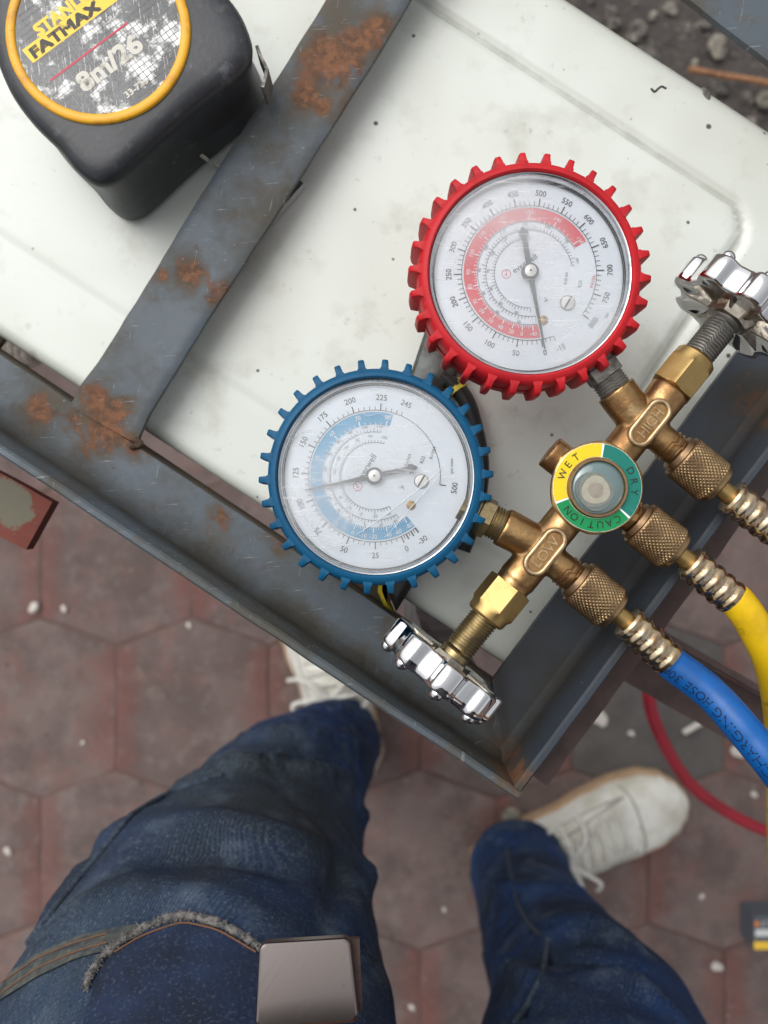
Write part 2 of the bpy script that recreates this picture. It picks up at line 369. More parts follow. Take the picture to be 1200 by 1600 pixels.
M['brass_knurl'] = mat('knurled_brass', (0.37, 0.25, 0.13), 0.36, 1.0, [('noise', (0.22, 0.13, 0.08), 60, 0.42, 0.62, 0.85, 0.5), ('noise', (0.58, 0.44, 0.28), 200, 0.6, 0.72, 0.5)], bump=[(600, 0.2, 0.0003, 'n')])
M['ferrule'] = mat('crimped_ferrule', (0.62, 0.50, 0.33), 0.24, 1.0, [('noise', (0.36, 0.22, 0.12), 70, 0.45, 0.65, 0.8), ('noise', (0.78, 0.74, 0.64), 90, 0.55, 0.7, 0.6)])
M['chrome'] = mat('chrome_plate', (0.80, 0.80, 0.80), 0.06, 1.0, [('noise', (0.3, 0.29, 0.27), 260, 0.66, 0.76, 0.6, 0.4)])
M['chrome_dirty'] = mat('dull_chrome', (0.42, 0.38, 0.32), 0.26, 1.0, [('noise', (0.16, 0.13, 0.09), 120, 0.45, 0.66, 0.85, 0.55)], bump=[(300, 0.2, 0.0004, 'n')])
M['yellow_label'] = mat('yellow_label', s2l((236, 208, 30)), 0.35, 0, [('noise', s2l((206, 176, 30)), 200, 0.6, 0.75, 0.5)])
M['green_label'] = mat('green_label', s2l((0, 138, 76)), 0.35)
M['teal_label'] = mat('teal_label', s2l((12, 118, 104)), 0.35, 0, [('noise', s2l((50, 140, 128)), 160, 0.6, 0.72, 0.5)])
M['black_ink'] = mat('black_ink', s2l((30, 34, 30)), 0.5)
M['sight'] = mat('sight_glass', s2l((104, 124, 124)), 0.08, 0, [('noise', s2l((108, 134, 136)), 160, 0.45, 0.65, 0.6)], coat=1.0)
M['cream'] = mat('moisture_paper', s2l((168, 162, 146)), 0.5, 0, [('noise', s2l((138, 138, 128)), 250, 0.45, 0.65, 0.6)], coat=0.3)
M['hose_blue'] = mat('blue_hose', s2l((0, 88, 162)), 0.42, 0, [('noise', s2l((4, 70, 132)), 55, 0.52, 0.7, 0.7), ('noise', s2l((20, 40, 70)), 110, 0.64, 0.74, 0.6)], bump=[(300, 0.12, 0.0004, 'n')])
M['hose_yellow'] = mat('yellow_hose', s2l((232, 190, 12)), 0.45, 0, [('noise', s2l((190, 146, 16)), 50, 0.5, 0.7, 0.7), ('noise', s2l((90, 74, 30)), 120, 0.62, 0.72, 0.7)], bump=[(300, 0.12, 0.0004, 'n')])
M['hose_red'] = mat('red_hose', s2l((158, 22, 44)), 0.5, 0, [('noise', s2l((126, 16, 34)), 45, 0.5, 0.7, 0.7)])
M['hose_ink'] = mat('hose_print', s2l((12, 34, 74)), 0.6)
M['rubber_black'] = mat('black_rubber', s2l((42, 44, 48)), 0.42, 0, [('noise', s2l((78, 80, 88)), 26, 0.48, 0.72, 0.6, 0.55), ('noise', s2l((40, 44, 42)), 25, 0.5, 0.68, 0.7), ('noise', s2l((104, 106, 110)), 110, 0.6, 0.74, 0.4, 0.6), ('noise', s2l((136, 138, 144)), 48, 0.62, 0.74, 0.5, 0.6), ('noise', s2l((150, 150, 152)), 330, 0.66, 0.74, 0.5), ('scratch', s2l((120, 122, 126)), 60, 0.67, 0.74, 0.4), ('dots', s2l((110, 112, 118)), 75, 0.02, 0.11, 0.5)], bump=[(420, 0.25, 0.0005, 'n')])
M['tape_yellow'] = mat('yellow_plastic', s2l((234, 172, 30)), 0.42, 0, [('noise', s2l((190, 128, 36)), 90, 0.52, 0.68, 0.8), ('noise', s2l((96, 66, 30)), 230, 0.62, 0.70, 0.7)])
M['tape_disc'] = mat('worn_label_disc', s2l((30, 32, 36)), 0.4, 0, [
    ('noise', s2l((104, 106, 108)), 60, 0.54, 0.68, 0.5, 0.35), ('noise', s2l((232, 232, 228)), 75, 0.535, 0.60, 0.97, 0.25), ('noise', s2l((24, 26, 30)), 190, 0.52, 0.62, 0.75), ('scratch', s2l((210, 210, 206)), 90, 0.58, 0.64, 0.8)], coat=0.4)
M['disc_grid'] = mat('label_grid', s2l((128, 132, 134)), 0.4, 0, [('noise', s2l((50, 52, 56)), 50, 0.45, 0.6, 0.8)])
M['disc_yellow'] = mat('label_yellow', s2l((244, 200, 40)), 0.4, 0, [('noise', s2l((70, 62, 30)), 120, 0.62, 0.68, 0.85), ('noise', s2l((240, 226, 170)), 90, 0.58, 0.7, 0.7)])
M['disc_black'] = mat('label_black', s2l((44, 42, 34)), 0.5, 0, [('noise', s2l((206, 176, 70)), 150, 0.60, 0.66, 0.9)])
M['disc_white'] = mat('label_white', s2l((206, 202, 190)), 0.45, 0, [('noise', s2l((120, 112, 96)), 180, 0.56, 0.68, 0.8)])
M['disc_red'] = mat('label_red', s2l((196, 44, 66)), 0.45)
M['tool_black'] = mat('black_plastic', s2l((28, 28, 28)), 0.5)
M['tool_yellow'] = mat('yellow_grip', s2l((190, 170, 36)), 0.5, 0, [('noise', s2l((120, 110, 40)), 60, 0.45, 0.65, 0.7)])
M['tool_steel'] = mat('tool_steel', s2l((84, 88, 86)), 0.45, 0.4, [('noise', s2l((52, 54, 52)), 110, 0.45, 0.62, 0.9), ('noise', s2l((150, 136, 110)), 260, 0.64, 0.72, 0.6)])
DEN = [('soft', s2l((27, 37, 54)), 8, 0.42, 0.60, 0.85), ('noise', s2l((52, 74, 104)), 12, 0.52, 0.70, 0.75),
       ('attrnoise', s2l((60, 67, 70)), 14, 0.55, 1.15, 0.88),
       ('noise', s2l((96, 110, 124)), 30, 0.52, 0.72, 0.6),
       ('wave', s2l((104, 114, 120)), 260, 0.62, 0.95, 0.13), ('noise', s2l((128, 140, 150)), 620, 0.55, 0.70, 0.42), ('noise', s2l((14, 19, 28)), 560, 0.50, 0.70, 0.5)]
M['denim'] = mat('blue_denim', s2l((30, 58, 104)), 0.9, 0, DEN, bump=[(260, 0.3, 0.0006, 'wave'), (620, 0.4, 0.0006, 'n'), (60, 0.3, 0.002, 'n')], spec=0.15)
M['denim_dark'] = mat('pocket_denim', s2l((30, 46, 76)), 0.95, 0, [('noise', s2l((20, 30, 48)), 26, 0.42, 0.62, 0.9), ('noise', s2l((96, 110, 130)), 560, 0.55, 0.7, 0.45), ('noise', s2l((14, 20, 32)), 520, 0.5, 0.68, 0.5)], bump=[(400, 0.4, 0.0006, 'n'), (45, 0.4, 0.004, 'n')])
M['seam'] = mat('denim_seam', s2l((66, 78, 92)), 0.95, 0, [('noise', s2l((34, 44, 60)), 300, 0.45, 0.6, 0.9)], bump=[(500, 0.5, 0.0008, 'n')])
M['hem'] = mat('worn_hem', s2l((84, 86, 80)), 0.95, 0, [('noise', s2l((50, 58, 66)), 160, 0.42, 0.6, 0.9), ('noise', s2l((126, 122, 106)), 320, 0.58, 0.7, 0.6)], bump=[(500, 0.5, 0.0008, 'n')])
M['thread'] = mat('orange_thread', s2l((112, 80, 58)), 0.9)
M['fray'] = mat('frayed_thread', s2l((120, 116, 112)), 0.95, 0, [('noise', s2l((66, 70, 78)), 300, 0.45, 0.6, 0.8)])
M['buckle'] = mat('polished_buckle', (0.27, 0.235, 0.225), 0.28, 1.0, [('scratch', (0.20, 0.17, 0.165), 30, 0.52, 0.72, 0.5, 0.36), ('noise', (0.15, 0.13, 0.125), 260, 0.64, 0.74, 0.5)])
M['leather'] = mat('brown_leather', s2l((70, 44, 36)), 0.5, 0, [('noise', s2l((44, 28, 24)), 90, 0.45, 0.65, 0.8)], bump=[(300, 0.4, 0.0008, 'n')])
M['shoe'] = mat('white_leather', s2l((218, 217, 208)), 0.55, 0, [('soft', s2l((186, 182, 166)), 20, 0.42, 0.66, 0.8), ('noise', s2l((132, 126, 112)), 55, 0.60, 0.74, 0.7)], bump=[(120, 0.2, 0.001, 'n')])
M['shoe_grey'] = mat('grey_suede', s2l((158, 156, 150)), 0.8, 0, [('noise', s2l((112, 110, 106)), 60, 0.5, 0.66, 0.7)])
M['sole'] = mat('gum_sole', s2l((176, 148, 118)), 0.7, 0, [('noise', s2l((150, 124, 98)), 60, 0.45, 0.65, 0.8)])
M['lace'] = mat('white_lace', s2l((214, 212, 204)), 0.9, 0, [('noise', s2l((160, 156, 148)), 300, 0.5, 0.65, 0.6)])
M['skin'] = mat('skin', s2l((150, 106, 80)), 0.55)
M['shirt'] = mat('dark_shirt', s2l((40, 42, 48)), 0.9, 0, [('noise', s2l((56, 58, 64)), 30, 0.45, 0.65, 0.6)])
M['hair'] = mat('black_hair', s2l((20, 18, 17)), 0.6, 0, [('scratch', s2l((44, 40, 38)), 120, 0.5, 0.65, 0.6)])
M['box_grey'] = mat('grey_carton', s2l((84, 90, 98)), 0.6)
M['box_white'] = mat('carton_white', s2l((206, 208, 206)), 0.6)
M['box_yellow'] = mat('carton_yellow', s2l((238, 196, 60)), 0.6)
M['box_orange'] = mat('carton_orange', s2l((226, 130, 50)), 0.6)
M['rope'] = mat('white_rope', s2l((216, 206, 192)), 0.85, 0, [('noise', s2l((150, 134, 118)), 160, 0.5, 0.66, 0.7)])
# clear dial lens: mirror-like at its surface, scuffed in places; sky glare painted in as patchy white haze
def lens_mat():
    m = bpy.data.materials.new('clear_lens'); m.use_nodes = True
    t = m.node_tree; N = t.nodes; L = t.links; N.clear()
    out = N.new('ShaderNodeOutputMaterial'); tr = N.new('ShaderNodeBsdfTransparent'); tr.inputs[0].default_value = (0.99, 0.995, 1, 1)
    gl = N.new('ShaderNodeBsdfGlossy'); gl.inputs['Roughness'].default_value = 0.12
    fr = N.new('ShaderNodeFresnel'); fr.inputs[0].default_value = 1.52
    m1 = N.new('ShaderNodeMixShader'); L.new(fr.outputs[0], m1.inputs[0]); L.new(tr.outputs[0], m1.inputs[1]); L.new(gl.outputs[0], m1.inputs[2])
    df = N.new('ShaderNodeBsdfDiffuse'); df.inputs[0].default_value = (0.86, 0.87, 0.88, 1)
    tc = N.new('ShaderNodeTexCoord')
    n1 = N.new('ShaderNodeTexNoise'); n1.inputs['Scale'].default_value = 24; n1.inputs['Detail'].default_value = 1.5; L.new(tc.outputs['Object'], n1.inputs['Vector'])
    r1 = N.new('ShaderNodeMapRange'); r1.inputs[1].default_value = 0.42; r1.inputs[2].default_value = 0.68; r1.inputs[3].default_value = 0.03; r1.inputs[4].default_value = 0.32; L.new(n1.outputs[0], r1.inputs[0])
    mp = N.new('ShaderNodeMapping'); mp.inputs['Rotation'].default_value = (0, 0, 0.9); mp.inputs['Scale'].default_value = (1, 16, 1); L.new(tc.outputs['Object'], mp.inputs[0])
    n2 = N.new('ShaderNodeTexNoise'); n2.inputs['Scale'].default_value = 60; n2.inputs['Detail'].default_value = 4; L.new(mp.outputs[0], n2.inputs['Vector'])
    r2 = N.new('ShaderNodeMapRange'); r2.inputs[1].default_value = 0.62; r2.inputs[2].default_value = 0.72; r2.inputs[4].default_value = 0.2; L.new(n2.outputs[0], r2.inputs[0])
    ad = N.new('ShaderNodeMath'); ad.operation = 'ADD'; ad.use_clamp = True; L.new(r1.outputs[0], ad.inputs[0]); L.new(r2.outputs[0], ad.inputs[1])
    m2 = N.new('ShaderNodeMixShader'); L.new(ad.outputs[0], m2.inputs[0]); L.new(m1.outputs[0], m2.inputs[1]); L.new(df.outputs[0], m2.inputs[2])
    L.new(m2.outputs[0], out.inputs['Surface'])
    return m
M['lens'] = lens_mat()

# ================================================================== THE SETTING
# ground sheet (the joint sand) out to the horizon, paving tiles laid on it
g = MB()
ring = [0.0, 3.2, 8, 30, 120, 400]
g.add([(-400, -400, -0.0015), (400, -400, -0.0015), (400, 400, -0.0015), (-400, 400, -0.0015)], [(0, 1, 2, 3)])
ground = g.build('ground', M['joint'], origin=(0, 0, 0)); tag(ground, kind='structure')

pav = bpy.data.objects.new('pavement', None); COL.objects.link(pav); ROOT[pav.name_full] = Vector((0, 0, 0)); tag(pav, kind='structure')
TW, TV, TR = 0.211, 0.174, 0.038          # tile width, length of its straight side, height of its points
G = 0.0009                                # half joint
def tile_mesh(seed):
    rnd = random.Random(seed)
    hw = TW / 2 - G
    outl = [(-hw, -TV / 2 + G), (0, -TV / 2 - TR + G), (hw, -TV / 2 + G), (hw, TV / 2 - G), (0, TV / 2 + TR - G), (-hw, TV / 2 - G)]
    pts = []
    for i in range(6):
        a = Vector(outl[i]); b = Vector(outl[(i + 1) % 6])
        for k in range(4):
            p = a.lerp(b, k / 4); pts.append(p + Vector((rnd.uniform(-1, 1), rnd.uniform(-1, 1))) * 0.0014)
    n = len(pts); vs = []; fs = []
    for s, z in ((1.0, -0.012), (1.0, -0.0012), (0.985, 0.0), (0.86, 0.0006), (0.5, 0.0008)):
        for p in pts: vs.append((p.x * s, p.y * s, z + (rnd.uniform(-.0006, .0006) if s < 1 else 0)))
    for k in range(4):
        for i in range(n):
            j = (i + 1) % n; fs.append((k * n + i, k * n + j, (k + 1) * n + j, (k + 1) * n + i))
    fs.append(tuple(4 * n + i for i in range(n)))
    me = bpy.data.meshes.new('paving_tile'); me.from_pydata(vs, [], fs)
    at = me.attributes.new('wear', 'FLOAT', 'POINT')
    for i in range(len(vs)):     # worn red along the two straight sides
        at.data[i].value = 0.95 if (abs(vs[i][0]) > hw * 0.80 and i < 4 * n) else (0.62 if i < 3 * n else 0.3)
    me.materials.append(M['tile']); return me
tms = [tile_mesh(s) for s in range(6)]
tgrey = tms[0].copy(); tgrey.materials.clear(); tgrey.materials.append(M['tile_grey'])
PY = TV + TR
oy = W(0, 1204, 0).y; ox = W(182, 0, 0).x
gx, gy = W(1085, 1170, 0).x, W(1085, 1170, 0).y
for r in range(-7, 8):
    for c in range(-7, 8):
        x = ox + TW * (c + 0.5) + (TW / 2 if r % 2 else 0); y = oy + PY * r + PY / 2 - TR / 2
        grey = abs(x - gx) < TW / 2 and abs(y - gy) < PY / 2
        o = bpy.data.objects.new('paving_tile', tgrey if grey else random.choice(tms)); COL.objects.link(o); o.parent = pav
        o.location = (x, y, random.uniform(-.0012, .0012)); o.rotation_euler = (random.uniform(-.004, .004), random.uniform(-.004, .004), random.choice((0, math.pi)) + random.uniform(-.006, .006))

# strip of bare rubble soil beyond the paving (upper right of the photo)
sl = MB(); nx, ny = 46, 46
cx0, cy0 = W(1180, -60, 0).x, W(1180, -60, 0).y
e1s, e2s = Vector((.839, -.545, 0)), Vector((.545, .839, 0))
base_s = Vector((W(830, 20, 0).x, W(830, 20, 0).y, 0)) - e1s * 0.9 - e2s * 0.12
vs = []
for i in range(nx):
    for j in range(ny):
        p = base_s + e1s * (i * 2.2 / (nx - 1)) + e2s * (j * 1.1 / (ny - 1))
        edge = min(i, j, nx - 1 - i, ny - 1 - j)
        h = 0.006 + 0.008 * noise.noise(p * 14) + 0.004 * noise.noise(p * 45)
        vs.append((p.x, p.y, max(0.003, h) if edge > 1 else -0.004))
sl.add(vs, [(i * ny + j, (i + 1) * ny + j, (i + 1) * ny + j + 1, i * ny + j + 1) for i in range(nx - 1) for j in range(ny - 1)])
tag(sl.build('soil', M['soil'], origin=(0, 0, 0)), kind='structure')
gr = MB()
for k in range(620):
    p = base_s + e1s * random.uniform(0.35, 1.9) + e2s * abs(random.gauss(0.10, 0.22))
    r = random.choice((.004, .005, .006, .008, .010, .013)) * random.uniform(.8, 1.3)
    gr.ball((p.x, p.y, r * .45 + .004), r, 8, 5, (1, random.uniform(.6, 1), random.uniform(.5, .8)), Quaternion((0, 0, 1), random.uniform(0, 6)), nz=0.9)
tag(gr.build('gravel', M['gravel'], origin=(0, 0, 0)), kind='stuff')

# ================================================================== STEEL STAND
ZF, ZL = 0.800, 0.838                         # top of ledges, top of upright lips
A = W(807, 1250, ZL)
stand = thing('steel_stand', 'rusty blue-grey angle-iron stand with a cross bar over the white panel', 'metal stand', (A.x, A.y, 0))
WEARP = [W(150, 622, ZF), W(170, 665, ZF), W(196, 690, ZF), W(160, 690, ZF), W(115, 655, ZF), W(300, 430, ZF), W(480, 150, ZF), W(556, 70, ZF), W(340, 455, ZF), W(435, 850, ZF), W(60, 640, ZF), W(560, 170, ZF), W(790, 1175, ZF), W(255, 430, ZF), W(1190, 640, ZF), W(345, 810, ZF)]
WEARR = [.010, .012, .007, .008, .007, .009, .010, .010, .006, .006, .010, .010, .010, .004, .02, .006, .02]
for px_, py_, r_ in ((522, 92, .008), (566, 150, .007), (596, 40, .009), (575, 60, .006), (505, 165, .006), (160, 640, .008), (186, 640, .005), (128, 700, .004), (225, 712, .004), (330, 470, .004), (1150, 640, .008), (905, 900, .006)):
    WEARP.append(W(px_, py_, ZF)); WEARR.append(r_)
def wear(p):
    v = 0
    for q, r in zip(WEARP, WEARR):
        d = ((p.x - q.x) ** 2 + (p.y - q.y) ** 2) ** .5
        v = max(v, math.exp(-(d / r) ** 2))
    return 0.18 + 0.48 * v
def strip_grid(mb, o, ex, ey, L, Wd, z0, z1, nl, nw, jig=0.0, skew=0.0):
    "a plate L x Wd with a fine top grid so that wear can follow it"
    vs = []; fs = []
    for i in range(nl + 1):
        for j in range(nw + 1):
            y_ = Wd * j / nw; s0 = skew * y_
            p = o + ex * (s0 + (L - s0) * i / nl) + ey * y_
            jj = jig * noise.noise(p * 60) if j in (0, nw) else 0
            p = p + ey * jj
            vs.append((p.x, p.y, z1))
    n1 = len(vs)
    for i in range(nl + 1):
        for j in (0, nw):
            q = vs[i * (nw + 1) + j]; vs.append((q[0], q[1], z0))
    for i in range(nl):
        for j in range(nw):
            a = i * (nw + 1) + j; fs.append((a, a + nw + 1, a + nw + 2, a + 1))
        b = n1 + 2 * i
        fs.append((i * (nw + 1), b, b + 2, (i + 1) * (nw + 1))); fs.append((i * (nw + 1) + nw, (i + 1) * (nw + 1) + nw, b + 3, b + 1)); fs.append((b, b + 1, b + 3, b + 2))
    fs.append((n1, *[j for j in range(nw + 1)], n1 + 1)); m = nl * (nw + 1)
    fs.append((n1 + 2 * nl, *[m + j for j in range(nw + 1)], n1 + 2 * nl + 1))
    mb.add(vs, fs)
def angle_rail(name, P0, P1, inward, wid, m, par, lip=True, down=None, ZF=ZF):
    ex = (P1 - P0); ex.z = 0; L = ex.length; ex.normalize(); ey = Vector((-ex.y, ex.x, 0)); ey = ey if ey.dot(inward) > 0 else -ey
    mb = MB(); o = Vector((P0.x, P0.y, 0))
    strip_grid(mb, o + ey * .004, ex, ey, L, wid - .004, ZF - .004, ZF, int(L / .006), 7, .0004, 1.035 if lip else 0)
    if lip:
        nl = int(L / .008); prof = [(0, ZF - .004), (0, ZL - .0012), (.0010, ZL), (.0030, ZL), (.0040, ZL - .0010), (.0040, ZF + .006), (.0052, ZF + .0026), (.0085, ZF + .0004)]
        vs = []; fs = []
        for i in range(nl + 1):
            for a, z in prof:
                p = o + ex * (L * i / nl) + ey * a
                q = noise.noise(p * 45) * .0005
                vs.append((p.x + ey.x * q, p.y + ey.y * q, z + (q if z > ZF + .01 else 0)))
        k = len(prof)
        for i in range(nl):
            for j in range(k - 1): fs.append((i * k + j, (i + 1) * k + j, (i + 1) * k + j + 1, i * k + j + 1))
            fs.append((i * k + k - 1, (i + 1) * k + k - 1, (i + 1) * k, i * k))
        fs.append(tuple(range(k))); fs.append(tuple(nl * k + j for j in range(k)))
        mb.add(vs, fs)
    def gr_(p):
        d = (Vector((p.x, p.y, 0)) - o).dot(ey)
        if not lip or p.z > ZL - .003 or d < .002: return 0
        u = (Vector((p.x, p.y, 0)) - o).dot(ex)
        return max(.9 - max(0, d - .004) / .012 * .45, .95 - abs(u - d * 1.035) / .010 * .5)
    r = mb.build(name, m, par, attr=wear, weld=False, grime=gr_)
    if down:
        d = MB(); c = o + ex * L / 2 + ey * (wid - .0022); d.box((c.x, c.y, ZF - .005 - down / 2), (L / 2 - .002, .0018, down / 2), (ex, ey, Vector((0, 0, 1))))
        d.build('rail_web', M['olive_steel'], r)
    return r, ex, ey
up = Vector((0, 1, 0))
B = W(0, 712, ZL); B = A + (B - A) * 2.35
low_rail, exl, eyl = angle_rail('rail', A, B, up, 0.0315, M['paint_steel'], stand, down=.030)
C = W(1181, 749, ZL); C = A + (C - A) * 2.1
rr_rail, exr, eyr = angle_rail('rail', A + (C - A).normalized() * .004, C, Vector((-1, 0, 0)), 0.0300, M['paint_dark'], stand, ZF=ZF - .0004)
low_rail['label'] = 'blue-grey rail with rust spots'; rr_rail['label'] = 'darker slate grey rail under the hose couplers'
# the rail on the far side of the panel
U0 = W(1056, 0, ZF); U1 = W(1200, 112, ZF); ud = (U0 - U1).normalized()
far, exu, eyu = angle_rail('rail', U1 - ud * .10 + Vector((.0, 0, 0)), U0 + ud * .20, Vector((1, 1, 0)), 0.042, M['paint_steel'], stand, lip=False)
far['label'] = 'rail on the far side of the panel'
# flat cross bar laid over the lower rail, its long edges a little ragged
cb = MB()
Lp = [(760, -420), (508, 0), (436, 116), (374, 210), (314, 302), (226, 448), (152, 566), (126, 600), (108, 634)]
Rp = [(895, -420), (640, 0), (592, 80), (545, 154), (452, 300), (318, 507), (230, 650), (212, 693)]
def densify(pts, step=10):
    out = []
    for a, b in zip(pts[:-1], pts[1:]):
        n = max(1, int(math.dist(a, b) / step))
        out += [(a[0] + (b[0] - a[0]) * k / n, a[1] + (b[1] - a[1]) * k / n) for k in range(n)]
    return out + [pts[-1]]
def resample(pts, n):
    d = [0]
    for a, b in zip(pts[:-1], pts[1:]): d.append(d[-1] + math.dist(a, b))
    out = []; k = 0
    for i in range(n):
        t = d[-1] * i / (n - 1)
        while k < len(d) - 2 and d[k + 1] < t: k += 1
        f = (t - d[k]) / (d[k + 1] - d[k]); out.append((pts[k][0] + (pts[k + 1][0] - pts[k][0]) * f, pts[k][1] + (pts[k + 1][1] - pts[k][1]) * f))
    return out
NL, NW = 150, 16; ZC0, ZC1 = ZF - .0036, ZF + .0008
la, ra = resample(Lp, NL), resample(Rp, NL); vs = []; fs = []
for i in range(NL):
    for j in range(NW + 1):
        t = j / NW; q = W(la[i][0] * (1 - t) + ra[i][0] * t, la[i][1] * (1 - t) + ra[i][1] * t, ZC1)
        if j in (0, NW): q += Vector((1, .5, 0)) * .0005 * noise.noise(q * 90)
        drop = .0009 if j in (0, NW) else (.0002 if j in (1, NW - 1) else 0)
        vs.append((q.x, q.y, q.z - drop + .0003 * noise.noise(q * 50)))
n1 = len(vs); k = NW + 1
for i in range(NL):
    for j in (0, NW): q = vs[i * k + j]; vs.append((q[0], q[1], ZC0))
for i in range(NL - 1):
    for j in range(NW): a = i * k + j; fs.append((a, a + k, a + k + 1, a + 1))
    b = n1 + 2 * i; fs += [(i * k, b, b + 2, (i + 1) * k), (i * k + NW, (i + 1) * k + NW, b + 3, b + 1), (b, b + 1, b + 3, b + 2)]
fs += [(n1, *range(k), n1 + 1), (n1 + 2 * NL - 2, *[(NL - 1) * k + j for j in range(k)], n1 + 2 * NL - 1)]
cb.add(vs, fs)
crossbar = cb.build('cross_bar', M['paint_steel'], stand, attr=wear, weld=False); crossbar['label'] = 'flat cross bar with orange rust patches'
# weld beads
def bead(pts, r, name='weld_bead'):
    mb = MB(); pts = catmull(pts, 6)
    for i, p in enumerate(pts): mb.ball(p, r * random.uniform(.8, 1.2), 8, 6, (1, 1, .7), nz=.5)
    return mb.build(name, M['weld'], stand, weld=False)
bead([W(797, 1178, ZF + .002), W(803, 1205, ZF + .008), W(806, 1228, ZF + .02)], .0022)
bead([W(212, 688, ZF + .001), W(219, 694, ZF + .0005), W(206, 698, ZF + .001)], .0016)
# outer flat bar along the right rail, red-brown and lower
mb = MB(); o = Vector((A.x, A.y, 0)) + exr * .006 - eyr * .0215
strip_grid(mb, o, exr, eyr, .48, .020, ZF - .010, ZF - .006, 60, 3, .0008)
mb.build('backing_bar', M['brown_primer'], stand, attr=wear, weld=False)
# lower brown brace (an angle): ledge and upright
P0, P1 = W(950, 1050, .66), W(1156, 1167, .66); ex = (P1 - P0); ex.z = 0; ex.normalize(); ey = Vector((-ex.y, ex.x, 0))
mb = MB(); o = Vector((P0.x, P0.y, 0)) - ex * .015
strip_grid(mb, o, ex, ey, .50, .034, .655, .659, 60, 3, .0004)
c = o + ex * .25 + ey * .0365; mb.box((c.x, c.y, .672), (.25, .002, .0165), (ex, ey, Vector((0, 0, 1))))
mb.build('brace', M['brown_primer'], stand, weld=False, attr=wear)
# stub of square tube with red primer, below the lower rail
P0, P1 = W(82, 784, .775), W(40, 860, .775); ey = (P1 - P0); wd_ = ey.length; ey.normalize(); ex = -Vector((-ey.y, ey.x, 0)); ex = ex if ex.x < 0 else -ex
mb = MB(); strip_grid(mb, Vector((P0.x, P0.y, 0)), ex, ey, .16, wd_, .766, .775, 60, 12, .0006)
st_ = mb.build('bar_stub', M['red_rust'], stand, weld=False, attr=lambda p: .22 + .55 * math.exp(-(((Vector((p.x, p.y)) - W(26, 800, .775).xy).length) / .010) ** 2) + .5 * math.exp(-(((Vector((p.x, p.y)) - W(0, 770, .775).xy).length) / .010) ** 2))
st_['label'] = 'rust-red bar end with a worn grey patch'
# legs, under the ledges
def leg(c, w_=.018):
    m2 = MB(); m2.box((c.x, c.y, (ZF - .004) / 2 - .0005), (w_, .002, (ZF - .005) / 2)); m2.box((c.x - w_ + .002, c.y + w_, (ZF - .004) / 2 - .0005), (.002, w_ - .0022, (ZF - .005) / 2))
    return m2.build('leg', M['paint_dark'], stand)
cc = A + (exl * .02 + eyl * .014); leg(Vector((A.x, A.y, 0)) + exl * .030 + exr * .012)
leg(Vector((B.x, B.y, 0)) - exl * .03 + eyl * .012); leg(Vector((C.x, C.y, 0)) - exr * .03 + eyr * .02)
# two bars below the panel, resting on welded stubs
for tt in (.10, .34):
    q = Vector((A.x, A.y, 0)) + exl * tt + eyl * .050
    m2 = MB(); qq = q + eyl * .105; m2.box((qq.x, qq.y, .7545), (.015, .15, .002), (exl, eyl, Vector((0, 0, 1)))); m2.build('support_bar', M['olive_steel'], stand)

# ================================================================== WHITE PANEL
ZP = 0.780
E1, E2 = Vector((.839, -.545)), Vector((.545, .839))
def ab(px, py, z=ZP): q = W(px, py, z).xy; return q.dot(E1), q.dot(E2)
b_top = ab(1060, 95)[1]; b_bot = (ab(120, 610)[1] + ab(430, 800)[1] + ab(100, 592)[1]) / 3
a_r = ab(1282, 420)[0]; a_l = ab(-330, 150)[0]
bg1 = ab(905, 160)[1]; bg2 = b_bot + .041; ag1 = ab(1172, 350)[0]; ag0 = a_l + .045
pc = (E1 * ((a_l + a_r) / 2) + E2 * ((b_top + b_bot) / 2))
panel = thing('white_panel', 'white enamelled sheet metal panel lying inside the stand, with a pressed groove and black specks', 'metal panel', (pc.x, pc.y, ZP - .022))
def groove(a, b):
    ca, cb_ = (ag0 + ag1) / 2, (bg1 + bg2) / 2; ha, hb = (ag1 - ag0) / 2, (bg1 - bg2) / 2; rr = .016
    qx, qy = abs(a - ca) - ha + rr, abs(b - cb_) - hb + rr
    d = math.hypot(max(qx, 0), max(qy, 0)) + min(max(qx, qy), 0) - rr
    t = abs(d) / .0031
    soft = .3 if b < (bg1 + bg2) / 2 else 1
    return -.0022 * soft * (1 if t < .55 else max(0, 1 - (t - .55) / .45) ** 1.0 if t < 1 else 0)
prof = [(b_bot + .0005, -.022), (b_bot, -.012)]
RT, RB = .013, .006
for k in range(6): th = math.pi / 2 * k / 5; prof.append((b_bot + RB - RB * math.cos(th), -RB + RB * math.sin(th)))
n_mid = int((b_top - b_bot - RT - RB) / .0021)
for k in range(1, n_mid): prof.append((b_bot + RB + (b_top - b_bot - RT - RB) * k / n_mid, 0))
for k in range(9): th = math.pi / 2 * k / 8; prof.append((b_top - RT + RT * math.sin(th), -RT + RT * math.cos(th)))
prof += [(b_top - .0005, -.022)]
na = int((a_r - a_l) / .0026); vs = []; fs = []
for i in range(na + 1):
    a = a_l + (a_r - a_l) * i / na
    for b, dz in prof:
        q = E1 * a + E2 * b
        z = ZP + dz + (groove(a, b) if dz > -.002 else 0) + .0007 * noise.noise(Vector((q.x, q.y, 0)) * 9)
        vs.append((q.x, q.y, z))
k = len(prof)
for i in range(na):
    for j in range(k - 1): fs.append((i * k + j, (i + 1) * k + j, (i + 1) * k + j + 1, i * k + j + 1))
mb = MB().add(vs, fs); mb.build('sheet', M['white_panel'], panel, ang=60, weld=False, attr=lambda p: min(1.0, -groove(p.xy.dot(E1), p.xy.dot(E2)) / .0022) if p.z > ZP - .004 else 0.0)
